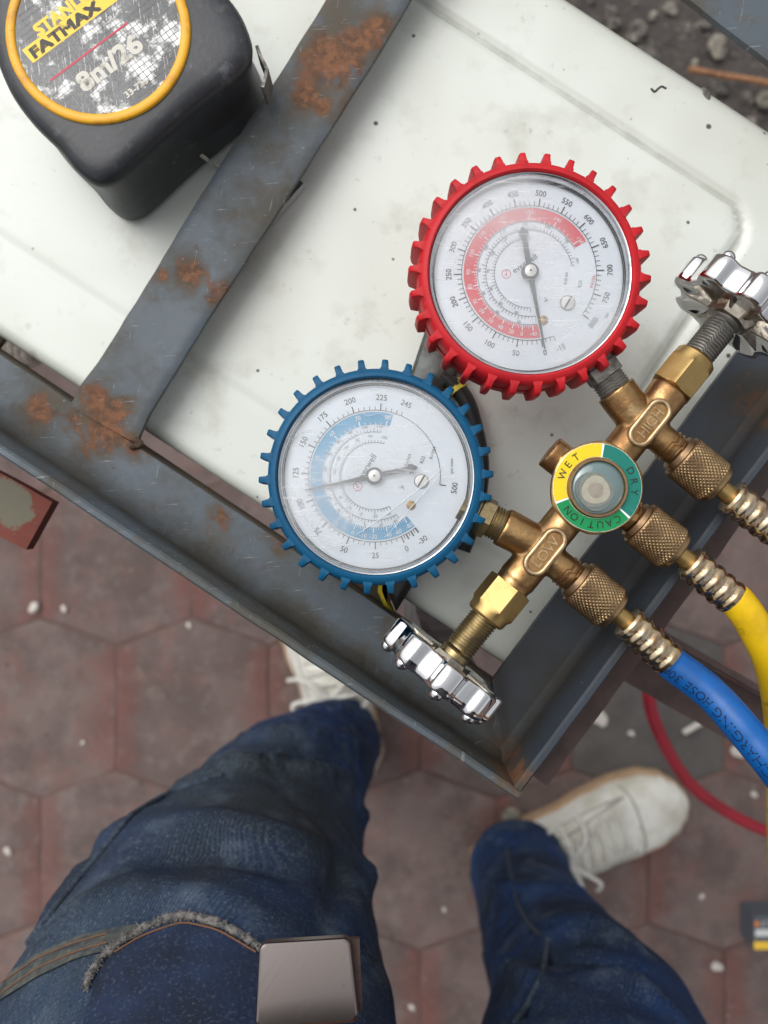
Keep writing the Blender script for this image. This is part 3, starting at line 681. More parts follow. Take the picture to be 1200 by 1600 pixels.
# end skirt on the right
mb = MB(); q0 = E1 * a_r + E2 * (b_bot + .004); q1 = E1 * a_r + E2 * (b_top - .010); mq = (q0 + q1) / 2
mb.box((mq.x + E1.x * .001, mq.y + E1.y * .001, ZP - .0112), (.0008, (q1 - q0).length / 2, .0105), (Vector((*E1, 0)), Vector((*E2, 0)), Vector((0, 0, 1))))
mb.build('end_skirt', M['white_panel'], panel)
# the chip knocked out of the rolled edge and the dark squiggle near it
for nm, pts, r in (('enamel_chip', [(1105, 135), (1108, 143), (1106, 150)], .0021), ('paint_scratch', [(1018, 139), (1023, 143), (1029, 138), (1034, 135), (1040, 138)], .00055)):
    mb = MB()
    for p in catmull([Vector((*p, 0)) for p in pts], 5):
        q = W(p.x, p.y, ZP); a, b = q.xy.dot(E1), q.xy.dot(E2); dz = 0
        if b > b_top - RT: s_ = min(1, (b - (b_top - RT)) / RT); dz = -RT + RT * math.sqrt(max(0, 1 - s_ * s_))
        mb.ball((q.x, q.y, ZP + dz), r, 8, 5, (1, 1, .22), nz=.8)
    mb.build(nm, M['dark_steel'] if nm == 'enamel_chip' else M['black_ink'], panel, weld=False)

# ================================================================== GAUGE MANIFOLD
ZM = 0.848; S = PX(ZM)                    # height of the brass body's axis; metres per photo pixel there
def V2(px, py): q = W(px, py, ZM); return Vector((q.x, q.y, ZM))
cen = V2(930, 762)
mani = thing('gauge_manifold', 'brass manifold with red and blue pressure gauges, resting across panel and rail', 'manifold gauges', (cen.x, cen.y, ZL))
def pd(dx, dy): return Vector((dx, -dy, 0)).normalized()       # direction given in photo pixels
AX = pd(.63, -.777)
Z3 = Vector((0, 0, 1))
low, high = V2(846, 861), V2(1006, 664)
gl_dir, gh_dir = pd(-270, -140), pd(-.585, -.81)
hose_dir = pd(.772, .636)
b = MB()
def rod(p, q, r0, r1=None, seg=28): b.tube([p, (Vector(p) + Vector(q)) / 2, q], [r0, (r0 + (r1 or r0)) / 2, r1 or r0], seg)
rod(V2(796, 919), V2(1052, 603), 29 * S)
rod(V2(806, 907), low, 31 * S, 29 * S); rod(V2(1046, 611), high, 32 * S, 29 * S)
rod(low + AX * 6 * S, low + AX * 6 * S + gl_dir * 74 * S, 30 * S, 31 * S)
rod(high - AX * 4 * S, high - AX * 4 * S + gh_dir * 72 * S, 30 * S, 32 * S)
for c_ in (low, cen, high): rod(c_, c_ + hose_dir * (62 if c_ is not cen else 78) * S, 24 * S, 25 * S)
rod(cen, cen + pd(-.78, -.62) * 92 * S, 27 * S, 27 * S)
b.lathe(V2(924, 763) + Z3 * (-34 * S), Z3, [(0, 46 * S), (2 * S, 52 * S), (64 * S, 54 * S)], 40)
for c_ in (low, high):                       # raised name plates
    pts = []
    n_ = hose_dir
    pr = Vector((-AX.y, AX.x, 0))
    for s_, k0 in ((1, -90), (-1, 90)):
        for k in range(9):
            a = R(k0 + 180 * k / 8); pts.append(c_ + AX * (s_ * 23 * S) + (AX * math.cos(a) + pr * math.sin(a)) * 17 * S)
    b.prism([(p.x, p.y) for p in pts], ZM, ZM + 31.5 * S)
body_me = remeshed(b, 0.00062, 5, 0.5)
body = mesh_obj('manifold_body', body_me, M['brass_cast'], mani)
for c_, word in ((low, 'LOW'), (high, 'HIGH')):
    pr = Vector((-AX.y, AX.x, 0)); pts = []
    for s_, k0 in ((1, -90), (-1, 90)):
        for k in range(13):
            a = R(k0 + 180 * k / 12); pts.append(c_ + AX * (s_ * 23 * S) + (AX * math.cos(a) + pr * math.sin(a)) * 15.5 * S + Z3 * (31.2 * S))
    rim = MB(); rim.tube(pts, 4.2 * S, 10, closed=True)
    t = MB(); put_text(t, word, c_ + Z3 * (31.2 * S), AX, pr, 16.5 * S, ext=0.06, extz=34 * S, wide=.92 if word == 'HIGH' else 1.0)
    rm = rim.build('name_plate_rim', M['brass_worn'], body); t.build('raised_letters', M['brass_worn'], body)
# --- sight glass in the middle
zg = ZM + 30 * S
body_cen = cen; cen = V2(924, 763)
pl = MB()
def octr(k, t, r, a): return (r * (1 - .035 * abs(math.sin(3 * (a - .35)))) if k in (1, 2) else r, t)
pl.lathe(cen + Z3 * (26 * S), Z3, [(0, 66 * S), (1.0 * S, 72 * S), (8 * S, 72.5 * S), (10.5 * S, 69 * S), (11 * S, 60 * S), (10.5 * S, 44 * S)], 72, rmod=octr)
sg = pl.build('sight_glass_nut', M['brass_bright'], mani, ang=50)
zt = ZM + (26 + 11) * S
kz = (CH - zt) / (CH - ZM)
def sector(mb, c, r0, r1, a0, a1, z, n=40):
    vs = []; fs = []
    for i in range(n + 1):
        a = R(a0 + (a1 - a0) * i / n)
        for r in (r0, r1): vs.append((c.x + r * math.sin(a), c.y + r * math.cos(a), z))
    mb.add(vs, [(2 * i, 2 * i + 1, 2 * i + 3, 2 * i + 2) for i in range(n)])
def pol(c, r, a, z): a = R(a); return Vector((c.x + r * math.sin(a), c.y + r * math.cos(a), z))
for nm, mt, a0, a1, word, wa in (('wet_sector', 'yellow_label', 251.5, 366.5, 'WET', 308), ('dry_sector', 'teal_label', 9.5, 131.5, 'DRY', 80), ('caution_sector', 'green_label', 134.5, 248.5, 'CAUTION', 190)):
    q = MB(); sector(q, cen, 47 * S, 67 * S, a0, a1, zt + .00022); sec = q.build(nm, M[mt], sg, weld=False)
    t = MB(); n = len(word); stp = {3: 17, 7: 14.2}[n]
    for i, ch in enumerate(word):
        a = wa + (i - (n - 1) / 2) * stp; ar = R(a)
        put_text(t, ch, pol(cen, 57 * S, a, zt + .0004), (math.cos(ar), -math.sin(ar), 0), (math.sin(ar), math.cos(ar), 0), 11.5 * S)
    t.build('lettering', M['black_ink'], sg, weld=False)
q = MB()
sector(q, cen, 46.5 * S, 67.5 * S, 0, 360, zt + .00012, 90); q.build('white_underlay', M['ink_white'], sg, weld=False)
q = MB(); q.lathe(cen + Z3 * (30 * S), Z3, [(0, 46 * S), (12 * S, 46 * S), (15 * S, 44.5 * S), (15 * S, 41 * S), (10 * S, 40 * S)], 48, cap=False); q.build('sight_glass_ring', M['brass_knurl'], sg)
q = MB(); q.lathe(cen + Z3 * (30 * S), Z3, [(0, 40.5 * S), (9 * S, 40.5 * S), (12 * S, 36 * S), (14 * S, 26 * S), (15 * S, 12 * S), (15.2 * S, .5 * S)], 40); q.build('glass_dome', M['sight'], sg)
spot = [(43.6, 31, (126, 138, 134)), (44.4, 27, (146, 150, 140)), (45.0, 22, (164, 160, 144)), (45.5, 12, (176, 168, 150))]
for k_, (h_, r_, c__) in enumerate(spot):
    cm = M['cream'] if k_ == 2 else mat('moisture_paper_ring', s2l(tuple(int(x * .86) for x in c__)), 0.4, 0, [('noise', s2l(tuple(int(x * .72) for x in c__)), 260, 0.45, 0.65, 0.6)], coat=0.4)
    q = MB(); q.lathe(cen + Vector((-4 * S, -4 * S, 0)) + Z3 * (h_ * S), Z3, [(-1.2 * S, r_ * S), (.2 * S, (r_ - .6) * S), (.4 * S, .5 * S)], 32, rmod=lambda k, t, r, a: (r * (1 + .05 * math.sin(3 * a + r_)), t)); q.build('moisture_spot', cm, sg)

cen = body_cen
# --- the gauges
def text_on_dial(mb, st, c, r, a, z, h, flip, wide=1.0):
    ar = R(a); rt = Vector((math.cos(ar), -math.sin(ar), 0)); u_ = Vector((math.sin(ar), math.cos(ar), 0))
    if flip: rt, u_ = -rt, -u_
    put_text(mb, st, pol(c, r, a, z), rt, u_, h, wide=wide)
def tick(mb, c, r0, r1, a, wd, z):
    ar = R(a); d = Vector((math.sin(ar), math.cos(ar), 0)); n = Vector((d.y, -d.x, 0)) * wd / 2; c = Vector((c.x, c.y, z))
    mb.add([c + d * r0 - n, c + d * r0 + n, c + d * r1 + n, c + d * r1 - n], [(0, 1, 2, 3)])
def gauge(colour, cpx, hubpx, zf, rad, teeth, phase, dial_fn, label):
    c = W(*cpx, zf); up_ = Z3
    r = rad
    boot_ = MB()
    boot_.lathe((c.x, c.y, zf), Z3, [(-.0032, .895 * r), (-.0006, .902 * r), (0, .915 * r), (-.0002, .945 * r), (-.0012, .972 * r), (-.0032, .990 * r), (-.0062, r), (-.012, 1.0 * r), (-.0125, .985 * r), (-.0165, .985 * r), (-.017, 1.0 * r), (-.025, .995 * r), (-.028, .97 * r), (-.0285, .5 * r), (-.0285, .01 * r)], 120, cap=False)
    for k in range(teeth):
        a = 2 * math.pi * k / teeth + phase
        d = Vector((math.sin(a), math.cos(a), 0)); n = Vector((d.y, -d.x, 0)); o = Vector((c.x, c.y, zf))
        sec = []
        for (t, ro, hw) in ((-.0008, .962, .0015), (-.0014, 1.05, .00122), (-.0022, 1.072, .00128), (-.0050, 1.080, .00132), (-.018, 1.080, .00145), (-.0245, 1.065, .0014), (-.0262, .985, .0018)):
            sec.append((t, ro * r, hw))
        vs = []; fs = []
        for (t, ro, hw) in sec:
            hb = hw * 1.28
            for (rr, ww) in ((.955 * r, hb), (.990 * r, hb * .92), (max(.99 * r, ro - .0018), hw * 1.05), (max(.992 * r, ro - .0004), hw * .96), (max(.993 * r, ro), hw * .72)):
                vs.append(o + d * rr + n * ww + Z3 * t)
            for (rr, ww) in ((max(.993 * r, ro), hw * .72), (max(.992 * r, ro - .0004), hw * .96), (max(.99 * r, ro - .0018), hw * 1.05), (.990 * r, hb * .92), (.955 * r, hb)):
                vs.append(o + d * rr - n * ww + Z3 * t)
        q = 10
        for i in range(len(sec) - 1):
            for j in range(q - 1): fs.append((i * q + j, i * q + j + 1, (i + 1) * q + j + 1, (i + 1) * q + j))
        fs.append(tuple(range(q))[::-1]); fs.append(tuple((len(sec) - 1) * q + j for j in range(q)))
        boot_.add(vs, fs)
    g_ = boot_.build('pressure_gauge', M['boot_' + colour], mani, ang=50, weld=False); g_['label'] = label
    q = MB(); q.lathe((c.x, c.y, zf), Z3, [(-.006, .903 * r), (-.0022, .902 * r), (-.0014, .892 * r), (-.0016, .880 * r), (-.0030, .868 * r), (-.0052, .862 * r), (-.0075, .862 * r)], 96, cap=False); q.build('bezel', M['steel_ring'], g_, ang=60)
    q = MB(); q.lathe((c.x, c.y, zf), Z3, [(-.0074, .8615 * r), (-.0060, .855 * r), (-.0060, .845 * r)], 96, cap=False); q.build('gasket', M['black_ink'], g_)
    zd = zf - .0068
    q = MB(); q.lathe((c.x, c.y, zd), Z3, [(-.001, .866 * r), (0, .866 * r)], 96); q.build('dial_face', M['dial'], g_)
    hub = W(*hubpx, zd); dial_fn(g_, hub, zd, PX(zd))
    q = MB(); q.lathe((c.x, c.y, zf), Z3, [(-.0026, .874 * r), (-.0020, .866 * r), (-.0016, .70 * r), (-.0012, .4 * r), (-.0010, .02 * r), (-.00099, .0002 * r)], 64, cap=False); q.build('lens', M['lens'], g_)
    return g_, c
def rings(mb, hub, rr, a0, a1, z, k, wd=.8): sector(mb, hub, (rr - wd / 2) * k, (rr + wd / 2) * k, a0, a1, z, 90)
def pointer(g_, hub, zd, k, tip_a, tip_r, tail_a, tail_r, wh):
    z0, z1 = zd + .0022, zd + .0028
    def P2(r, a, off=0):
        ar = R(a); d = Vector((math.sin(ar), math.cos(ar))); n = Vector((d.y, -d.x)); return Vector((hub.x, hub.y)) + d * r * k + n * off * k
    q = MB()
    q.prism([P2(8, tip_a, -4.5), P2(tip_r * .35, tip_a, -2.6), P2(tip_r, tip_a, -1.1), P2(tip_r, tip_a, 1.1), P2(tip_r * .35, tip_a, 2.6), P2(8, tip_a, 4.5)], z0, z1, .0001)
    q.prism([P2(8, tail_a, -4.2), P2(tail_r * .8, tail_a, -3.6), P2(tail_r * .80, tail_a, -7.5), P2(tail_r * .88, tail_a, -7.2), P2(tail_r, tail_a, -1.2), P2(tail_r, tail_a, 1.2), P2(tail_r * .88, tail_a, 7.2), P2(tail_r * .80, tail_a, 7.5), P2(tail_r * .8, tail_a, 3.6), P2(8, tail_a, 4.2)], z0 + .00008, z1 + .00008, .0001)
    q.lathe((hub.x, hub.y, z0), Z3, [(-.0004, 13.5 * k), (.0007, 13.5 * k)], 32)
    q.build('needle', M['needle'], g_)
    q = MB(); q.lathe((hub.x, hub.y, zd), Z3, [(0, 9 * k), (.0040, 9.6 * k), (.0044, 9.0 * k), (.0045, 2 * k), (.0043, 1.2 * k)], 32); q.build('needle_hub', M['bright_metal'], g_)
    q = MB(); q.lathe((hub.x, hub.y, zd + .0044), Z3, [(0, 1.2 * k), (.0003, 1.1 * k)], 12); q.build('hub_pin', M['black_ink'], g_)
def screw_and_hole(g_, hub, zd, k, sp, sr, bp):
    c = pol(hub, sp[0] * k, sp[1], zd)
    q = MB(); q.lathe(c, Z3, [(0, sr * k), (.0008, sr * k), (.0012, sr * .85 * k), (.0013, .5 * k)], 28); s_ = q.build('dial_screw', M['bright_metal'], g_)
    q = MB(); q.box(c + Z3 * .00135, (sr * .92 * k, 1.3 * k, .0001), (pd(.5, -.86), pd(.86, .5), Z3)); q.build('screw_slot', M['needle'], g_)
    c = pol(hub, bp[0] * k, bp[1], zd)
    q = MB(); q.lathe(c, Z3, [(0, 7.5 * k), (.0005, 7.3 * k), (.0006, 5.2 * k), (.0003, 4.4 * k), (.0005, .5 * k)], 24); q.build('brass_stop', M['brass_bright'], g_)
def logo(g_, hub, zd, k, cr, ca, r, tr, ta, rot, h, soft=False, clip=None):
    q = MB(); c = pol(hub, cr * k, ca, zd + .0003)
    sector(q, c, (r - 1) * k, r * k, 0, 360, zd + .0003, 32)
    pts = [(-.45, .05), (-.15, -.45), (.45, .75), (.30, .80), (-.15, -.15), (-.30, .12)]
    ro = R(rot); q.add([(c.x + (x * math.cos(ro) - y * math.sin(ro)) * r * k, c.y + (x * math.sin(ro) + y * math.cos(ro)) * r * k, zd + .0003) for x, y in pts], [tuple(range(6))])
    q.build('maker_mark', M['ink_red'], g_, weld=False)
    q = MB(); put_text(q, 'everwell', pol(hub, tr * k, ta, zd + .0003), (math.cos(ro), math.sin(ro), 0), (-math.sin(ro), math.cos(ro), 0), h * k); q.build('maker_name', M['needle'], g_, weld=False)
def red_dial(g_, hub, zd, k):
    av = lambda v: 169.6 + v * .3975
    z1, z2 = zd + .00018, zd + .00034
    q = MB(); sector(q, hub, 82 * k, 102 * k, 170, 360 + 61, z1, 120); q.build('red_band', M['band_red'], g_, weld=False)
    ink, soft, wht = MB(), MB(), MB()
    rings(ink, hub, 105.3, 158.7, 360 + 128, z2, k, .9)
    for i in range(0, 81):
        v = i * 10; a = av(v); mj = v % 50 == 0
        tick(ink, hub, 105.5 * k, (117.5 if mj else 112.5) * k, a, (1.7 if mj else .9) * k, z2)
    for a in (158.7, 162.3, 166): tick(ink, hub, 105.5 * k, (114 if a < 160 else 111) * k, a, .9 * k, z2)
    for v in range(0, 801, 50):
        a = av(v); fl = 60 < a % 360 < 240
        text_on_dial(ink, str(v), hub, 126 * k, a if v else a - 1, z2, 9.0 * k, fl, .95)
    text_on_dial(ink, '-15', hub, 126 * k, 157, z2, 9.0 * k, True, .95)
    put_text(ink, 'psi', pol(hub, 137 * k, 118.5, z2), pd(.45, -.9), pd(-.9, -.45), 5.5 * k)
    rings(wht, hub, 103.4, 168, 360 + 62, z2, k, 1.3); rings(soft, hub, 80.5, 171, 360 + 62, z2, k, .8)
    bl = [('-40', 176), ('0', 187), ('20', 197), ('40', 208), ('50', 219), ('60', 231), ('70', 242), ('80', 257), ('90', 271), ('100', 289), ('110', 309), ('120', 334), ('130', 360), ('140', 388), ('150', 417)]
    for i, (s_, a) in enumerate(bl):
        text_on_dial(wht, s_, hub, 95 * k, a, z2, 6.6 * k, 60 < a % 360 < 225, .95)
        tick(wht, hub, 82 * k, 90 * k, a, 1.6 * k, z2)
        if i < len(bl) - 1:
            for j in range(1, 5): tick(wht, hub, 82 * k, (87 if j == 2 else 85.5) * k, a + (bl[i + 1][1] - a) * j / 5, .9 * k, z2)
    for rr, a0, a1, n, lb in ((67.5, 172, 440, 62, (40, 60, 80, 90, 100, 110, 120, 130, 140, 150)), (54, 178, 352, 36, (40, 60, 80, 90, 100, 110, 120))):
        rings(soft, hub, rr, a0, a1, z2, k, .8)
        for i in range(n + 1): tick(soft, hub, rr * k, (rr + (7.5 if i % 5 == 0 else 4.5)) * k, a0 + (a1 - a0) * i / n, .8 * k, z2)
        for i, s_ in enumerate(lb):
            a = a0 + 20 + (a1 - a0 - 24) * i / (len(lb) - 1); text_on_dial(soft, str(s_), hub, (rr + 10.2) * k, a, z2, 4.6 * k, 60 < a % 360 < 225)
    for s_, r_, a, mt in (('R404A', 58, 98, soft), ('R22', 81, 102, soft)): put_text(mt, s_, pol(hub, r_ * k, a, z2), pd(.12, -1), pd(-1, -.12), 5.2 * k)
    q = MB(); put_text(q, 'R410A', pol(hub, 100 * k, 97.5, z2), pd(.22, -1), pd(-1, -.22), 5.4 * k); q.build('red_lettering', M['ink_red'], g_, weld=False)
    put_text(ink, '°F', pol(hub, 49 * k, 149, z2), pd(.65, .76), pd(.76, -.65), 7 * k)
    ink.build('scale', M['ink'], g_, weld=False); soft.build('grey_scales', M['ink_soft'], g_, weld=False); wht.build('white_scale', M['ink_white'], g_, weld=False)
    logo(g_, hub, zd, k, 35.5, 268, 7.2, 17, 336, 33.5, 9.5)
    screw_and_hole(g_, hub, zd, k, (76, 128), 12, (77, 163))
    pointer(g_, hub, zd, k, 169.2, 122, 350.5, 70, 0)
def blue_dial(g_, hub, zd, k):
    av = lambda v: 156 + v * .930
    z1, z2 = zd + .00018, zd + .00034
    q = MB(); sector(q, hub, 80.5 * k, 100 * k, 141, 360 + 17, z1, 120); q.build('blue_band', M['band_blue'], g_, weld=False)
    ink, soft, wht = MB(), MB(), MB()
    rings(ink, hub, 103, 141, 360 + 24, z2, k, .9); rings(ink, hub, 103, 24, 92, z2, k, .9)
    tick(ink, hub, 103 * k, 113 * k, 97.5, 1.4 * k, z2)
    p0, p1 = pol(hub, 103 * k, 92, z2), pol(hub, 103 * k, 97.5, z2); ink.tube([p0, p1], .5 * k, 4)
    for i in range(0, 50):
        v = i * 5; a = av(v); mj = v % 25 == 0
        tick(ink, hub, 103 * k, (114 if mj else 109) * k, a, (1.7 if mj else .9) * k, z2)
    for i in range(1, 7): tick(ink, hub, 103 * k, (112 if i % 2 == 0 else 108.5) * k, 156 - i * 2.35, (2.4 if i % 2 == 0 else 1.2) * k, z2)
    for v in (0, 25, 50, 75, 100, 125, 150, 175, 200, 225, 245):
        a = av(v); text_on_dial(ink, str(v), hub, 123.5 * k, a, z2, 9.2 * k, 60 < a % 360 < 215, .95)
    text_on_dial(ink, '-30', hub, 124.5 * k, 143, z2, 9.2 * k, True, .95); text_on_dial(ink, '500', hub, 126 * k, 98.5, z2, 9.2 * k, True, .95)
    put_text(soft, 'psi max', pol(hub, 121 * k, 82.5, z2), pd(-.02, -1), pd(-1, .02), 5.6 * k)
    rings(wht, hub, 101.3, 140, 377, z2, k, 1.2); rings(wht, hub, 79.6, 140, 377, z2, k, 1.2)
    bl = [('-80', 145), ('-60', 157), ('-40', 167), ('-20', 181), ('-10', 191), ('0', 201), ('10', 211), ('20', 220), ('30', 248), ('40', 266), ('50', 287), ('60', 315), ('70', 344), ('80', 373)]
    for i, (s_, a) in enumerate(bl):
        text_on_dial(wht, s_, hub, 94 * k, a, z2, 7 * k, 60 < a % 360 < 222, .95)
        tick(wht, hub, 80.5 * k, 88.5 * k, a, 1.6 * k, z2)
        if i < len(bl) - 1:
            for j in range(1, 5): tick(wht, hub, 80.5 * k, 84.5 * k, a + (bl[i + 1][1] - a) * j / 5, .9 * k, z2)
    for rr, a0, a1, n, lb in ((69, 150, 368, 52, (-40, -20, 0, 20, 30, 40, 50, 60, 70, 80, 90, 100, 110)), (52.5, 154, 376, 44, (-40, -20, 0, 20, 30, 40, 50, 60, 70, 80, 90, 100))):
        rings(soft, hub, rr, a0, a1, z2, k, .9)
        for i in range(n + 1): tick(soft if rr > 60 else ink, hub, rr * k, (rr + (7 if i % 5 == 0 else 4)) * k, a0 + (a1 - a0) * i / n, .8 * k, z2) if rr > 60 or i < 22 else tick(soft, hub, rr * k, (rr + 4) * k, a0 + (a1 - a0) * i / n, .8 * k, z2)
        for i, s_ in enumerate(lb):
            a = a0 + 6 + (a1 - a0 - 8) * i / (len(lb) - 1); text_on_dial(soft, str(s_), hub, (rr + (8.6 if rr > 60 else 10)) * k, a, z2, 4.8 * k, 60 < a % 360 < 222)
    for s_, r_, a, mt in (('R404A', 58, 64, soft), ('R22', 79, 71, ink), ('R410A', 98, 68, soft)): put_text(mt, s_, pol(hub, r_ * k, a, z2), pd(.32, -1), pd(-1, -.32), 5.6 * k)
    put_text(ink, '°F', pol(hub, 47 * k, 113, z2), pd(.78, -.62), pd(-.62, -.78), 7 * k)
    ink.build('scale', M['ink'], g_, weld=False); soft.build('grey_scales', M['ink_soft'], g_, weld=False); wht.build('white_scale', M['ink_white'], g_, weld=False)
    logo(g_, hub, zd, k, 30.5, 239, 7.4, 19, 318, 58, 10)
    screw_and_hole(g_, hub, zd, k, (73.5, 96), 11.5, (73, 128.5))
    pointer(g_, hub, zd, k, 258.4, 110, 78.6, 68, 0)
rg, rc = gauge('red', (830, 425), (826.5, 427), .8640, .0442, 30, R(-3.7), red_dial, 'red rubber-booted gauge reading 0 on a 800 psi dial')
bg_, bc = gauge('blue', (587.5, 744.5), (585, 744), .8585, .0436, 30, R(4.5), blue_dial, 'blue rubber-booted gauge with blue temperature band')
# peeling clear film on the blue gauge: glints along its creases, painted as half-clear whitish strips
def glint_mat():
    m = bpy.data.materials.new('crease_glint_white'); m.use_nodes = True; t = m.node_tree; N = t.nodes; p = N['Principled BSDF']
    p.inputs['Base Color'].default_value = (.9, .93, .95, 1); p.inputs['Roughness'].default_value = .25
    tr = N.new('ShaderNodeBsdfTransparent'); mx = N.new('ShaderNodeMixShader'); mx.inputs[0].default_value = .55
    t.links.new(tr.outputs[0], mx.inputs[1]); t.links.new(p.outputs[0], mx.inputs[2]); t.links.new(mx.outputs[0], N['Material Output'].inputs['Surface']); return m
M['film'] = glint_mat()
q = MB()
for px_, w0 in (([(694, 727), (668, 752), (642, 774), (614, 796), (585, 817), (556, 836)], .0009), ([(690, 738), (668, 764), (648, 786), (626, 812), (606, 836)], .0006), ([(452, 690), (470, 676), (486, 672)], .0005), ([(470, 800), (496, 838), (520, 852), (552, 850)], .0006), ([(560, 640), (574, 650), (592, 646), (604, 654)], .0005)):
    pts = catmull([W(*p, .8578) for p in px_], 6); n_ = len(pts)
    q.tube(pts, [w0 * (.25 + .75 * math.sin(math.pi * (i + .5) / n_)) * (1 + .4 * noise.noise(p * 400)) for i, p in enumerate(pts)], 8, flat=.3)
q.build('crease_glint', M['film'], bg_, weld=False)
# threaded stems between gauge and body
def thread(mb, o, ax, L, r, pitch, depth, seg=28):
    prof = [(0, r - depth)]; t = 0
    while t < L - pitch: prof += [(t + pitch * .15, r - depth), (t + pitch * .5, r), (t + pitch * .62, r), (t + pitch * .95, r - depth)]; t += pitch
    prof.append((L, r - depth)); mb.lathe(o, ax, prof, seg, rmod=lambda k, t, rr, a: (rr, min(L, max(0, t + pitch * a / (2 * math.pi) - pitch / 2))))
for (c_, d_, gm, nm) in ((low + AX * 6 * S, gl_dir, 'brass_thread', 'blue'), (high - AX * 4 * S, gh_dir, 'dark_steel', 'red')):
    p0 = c_ + d_ * 70 * S; q = MB()
    thread(q, p0, d_, 26 * S, 27 * S, 5 * S, 2.4 * S)
    sm = q.build('gauge_stem', M[gm], mani, ang=30)
    q = MB(); q.lathe(p0 + d_ * 24 * S, d_, [(0, 27 * S), (2 * S, 33 * S), (22 * S, 33 * S), (24 * S, 30 * S), (52 * S, 30 * S)], 6 if nm == 'blue' else 4, phase=R(45), ref=Z3); q.build('stem_flats', M[gm], sm, ang=20)
# --- valves: hex nut, stem, star-shaped chrome hand wheel
def valve(p_nut, outw, th_mat, wheel_at, colr):
    v = MB()
    h = 44 * S; rr = 42 * S; seg = 48
    def hexr(k, t, r, a):
        if r > 34 * S:
            m_ = math.cos(R(30)) / math.cos(((a + R(12)) % R(60)) - R(30)); rx = 38 * S * m_
            if k in (1, 5): return (min(rx, 40.5 * S), t)
            return (rx, t)
        return (r, t)
    v.lathe(p_nut, outw, [(-2 * S, 33 * S), (-1 * S, 39 * S), (3 * S, 42 * S), (20 * S, 42 * S), (40 * S, 42 * S), (44 * S, 39 * S)] + [(50 * S, 33.5 * S), (60 * S, 32.5 * S), (64 * S, 29 * S), (65 * S, 18 * S)], 96, rmod=hexr)
    nut = v.build('valve_nut', M['brass_bright'], mani, ang=28)
    s_ = MB(); thread(s_, p_nut + outw * 62 * S, outw, 66 * S, 25 * S, 5.2 * S, 3 * S)
    s_.lathe(p_nut + outw * 128 * S, outw, [(0, 20 * S), (4 * S, 25 * S), (16 * S, 25 * S), (20 * S, 16 * S)], 24)
    st2 = s_.build('valve_stem', M[th_mat], mani, ang=30)
    # wheel
    o = p_nut + outw * wheel_at * S
    RW = 97 * S; NL_ = 8
    def lobes(k, t, r, a):
        f = r / RW
        s8 = math.cos(NL_ * a + (0.5 if colr else 0))
        sh = math.tanh(2.1 * s8) * .085 * RW * (1 if f > .6 else 0)
        return (r + sh, t)
    wv = MB()
    wv.lathe(o, outw, [(10 * S, 60 * S), (2 * S, 82 * S), (-1 * S, 92 * S), (0, 95 * S), (3 * S, 97 * S), (30 * S, 97 * S), (38 * S, 97 * S), (43 * S, 94 * S), (46 * S, 86 * S), (48 * S, 60 * S), (48 * S, 5 * S)], 160, rmod=lobes)
    for k in range(NL_):                        # nubs on the front of each lobe
        a = (2 * math.pi * k - (0.5 if colr else 0)) / NL_
        e1 = (Z3 - outw * Z3.dot(outw)).normalized(); e2 = outw.cross(e1)
        wv.ball(o + outw * 45 * S + (e1 * math.cos(a) + e2 * math.sin(a)) * 90 * S, 11.5 * S, 14, 10)
    wh = wv.build('hand_wheel', M['chrome'], mani, ang=55, weld=False)
    hb = MB()
    hb.lathe(o, outw, [(-6 * S, 25 * S), (-4 * S, 34 * S), (4 * S, 38 * S), (14 * S, 42 * S), (26 * S, 46 * S)], 8, phase=.2)
    for k in range(NL_):
        a = 2 * math.pi * (k + .5) / NL_; e1 = (Z3 - outw * Z3.dot(outw)).normalized(); e2 = outw.cross(e1); d = e1 * math.cos(a) + e2 * math.sin(a)
        hb.box(o + outw * 10 * S + d * 62 * S, (26 * S, 2.2 * S, 9 * S), (d, outw.cross(d), outw))
    hb.build('wheel_hub', M['chrome_dirty'], wh, ang=20)
valve(V2(797, 916), -AX, 'brass_thread', 146, 0)
valve(V2(1049, 607), AX, 'dark_steel', 140, 1)

# ================================================================== HOSES
def knurl(mb, o, ax, r, L, seg=144, nt=52, N_=36):
    e1 = (Z3 - ax * Z3.dot(ax)).normalized(); e2 = ax.cross(e1); vs = []; fs = []
    for i in range(nt + 1):
        t = L * i / nt; ed = min(1, min(i, nt - i) / 2.5)
        for j in range(seg):
            a = 2 * math.pi * j / seg
            u1 = (a * N_ / (2 * math.pi) + t / L * 8.5) % 1; u2 = (a * N_ / (2 * math.pi) - t / L * 8.5) % 1
            h = min(abs(u1 - .5), abs(u2 - .5)) * 2
            rr = r - (1 - ed) * r * .05 + (min(h * 1.6, 1) - 1) * r * .05 * ed
            vs.append(o + ax * t + (e1 * math.cos(a) + e2 * math.sin(a)) * rr)
    for i in range(nt):
        for j in range(seg): k = (j + 1) % seg; fs.append((i * seg + j, i * seg + k, (i + 1) * seg + k, (i + 1) * seg + j))
    fs.append(tuple(range(seg))[::-1]); fs.append(tuple(nt * seg + j for j in range(seg)))
    mb.add(vs, fs)
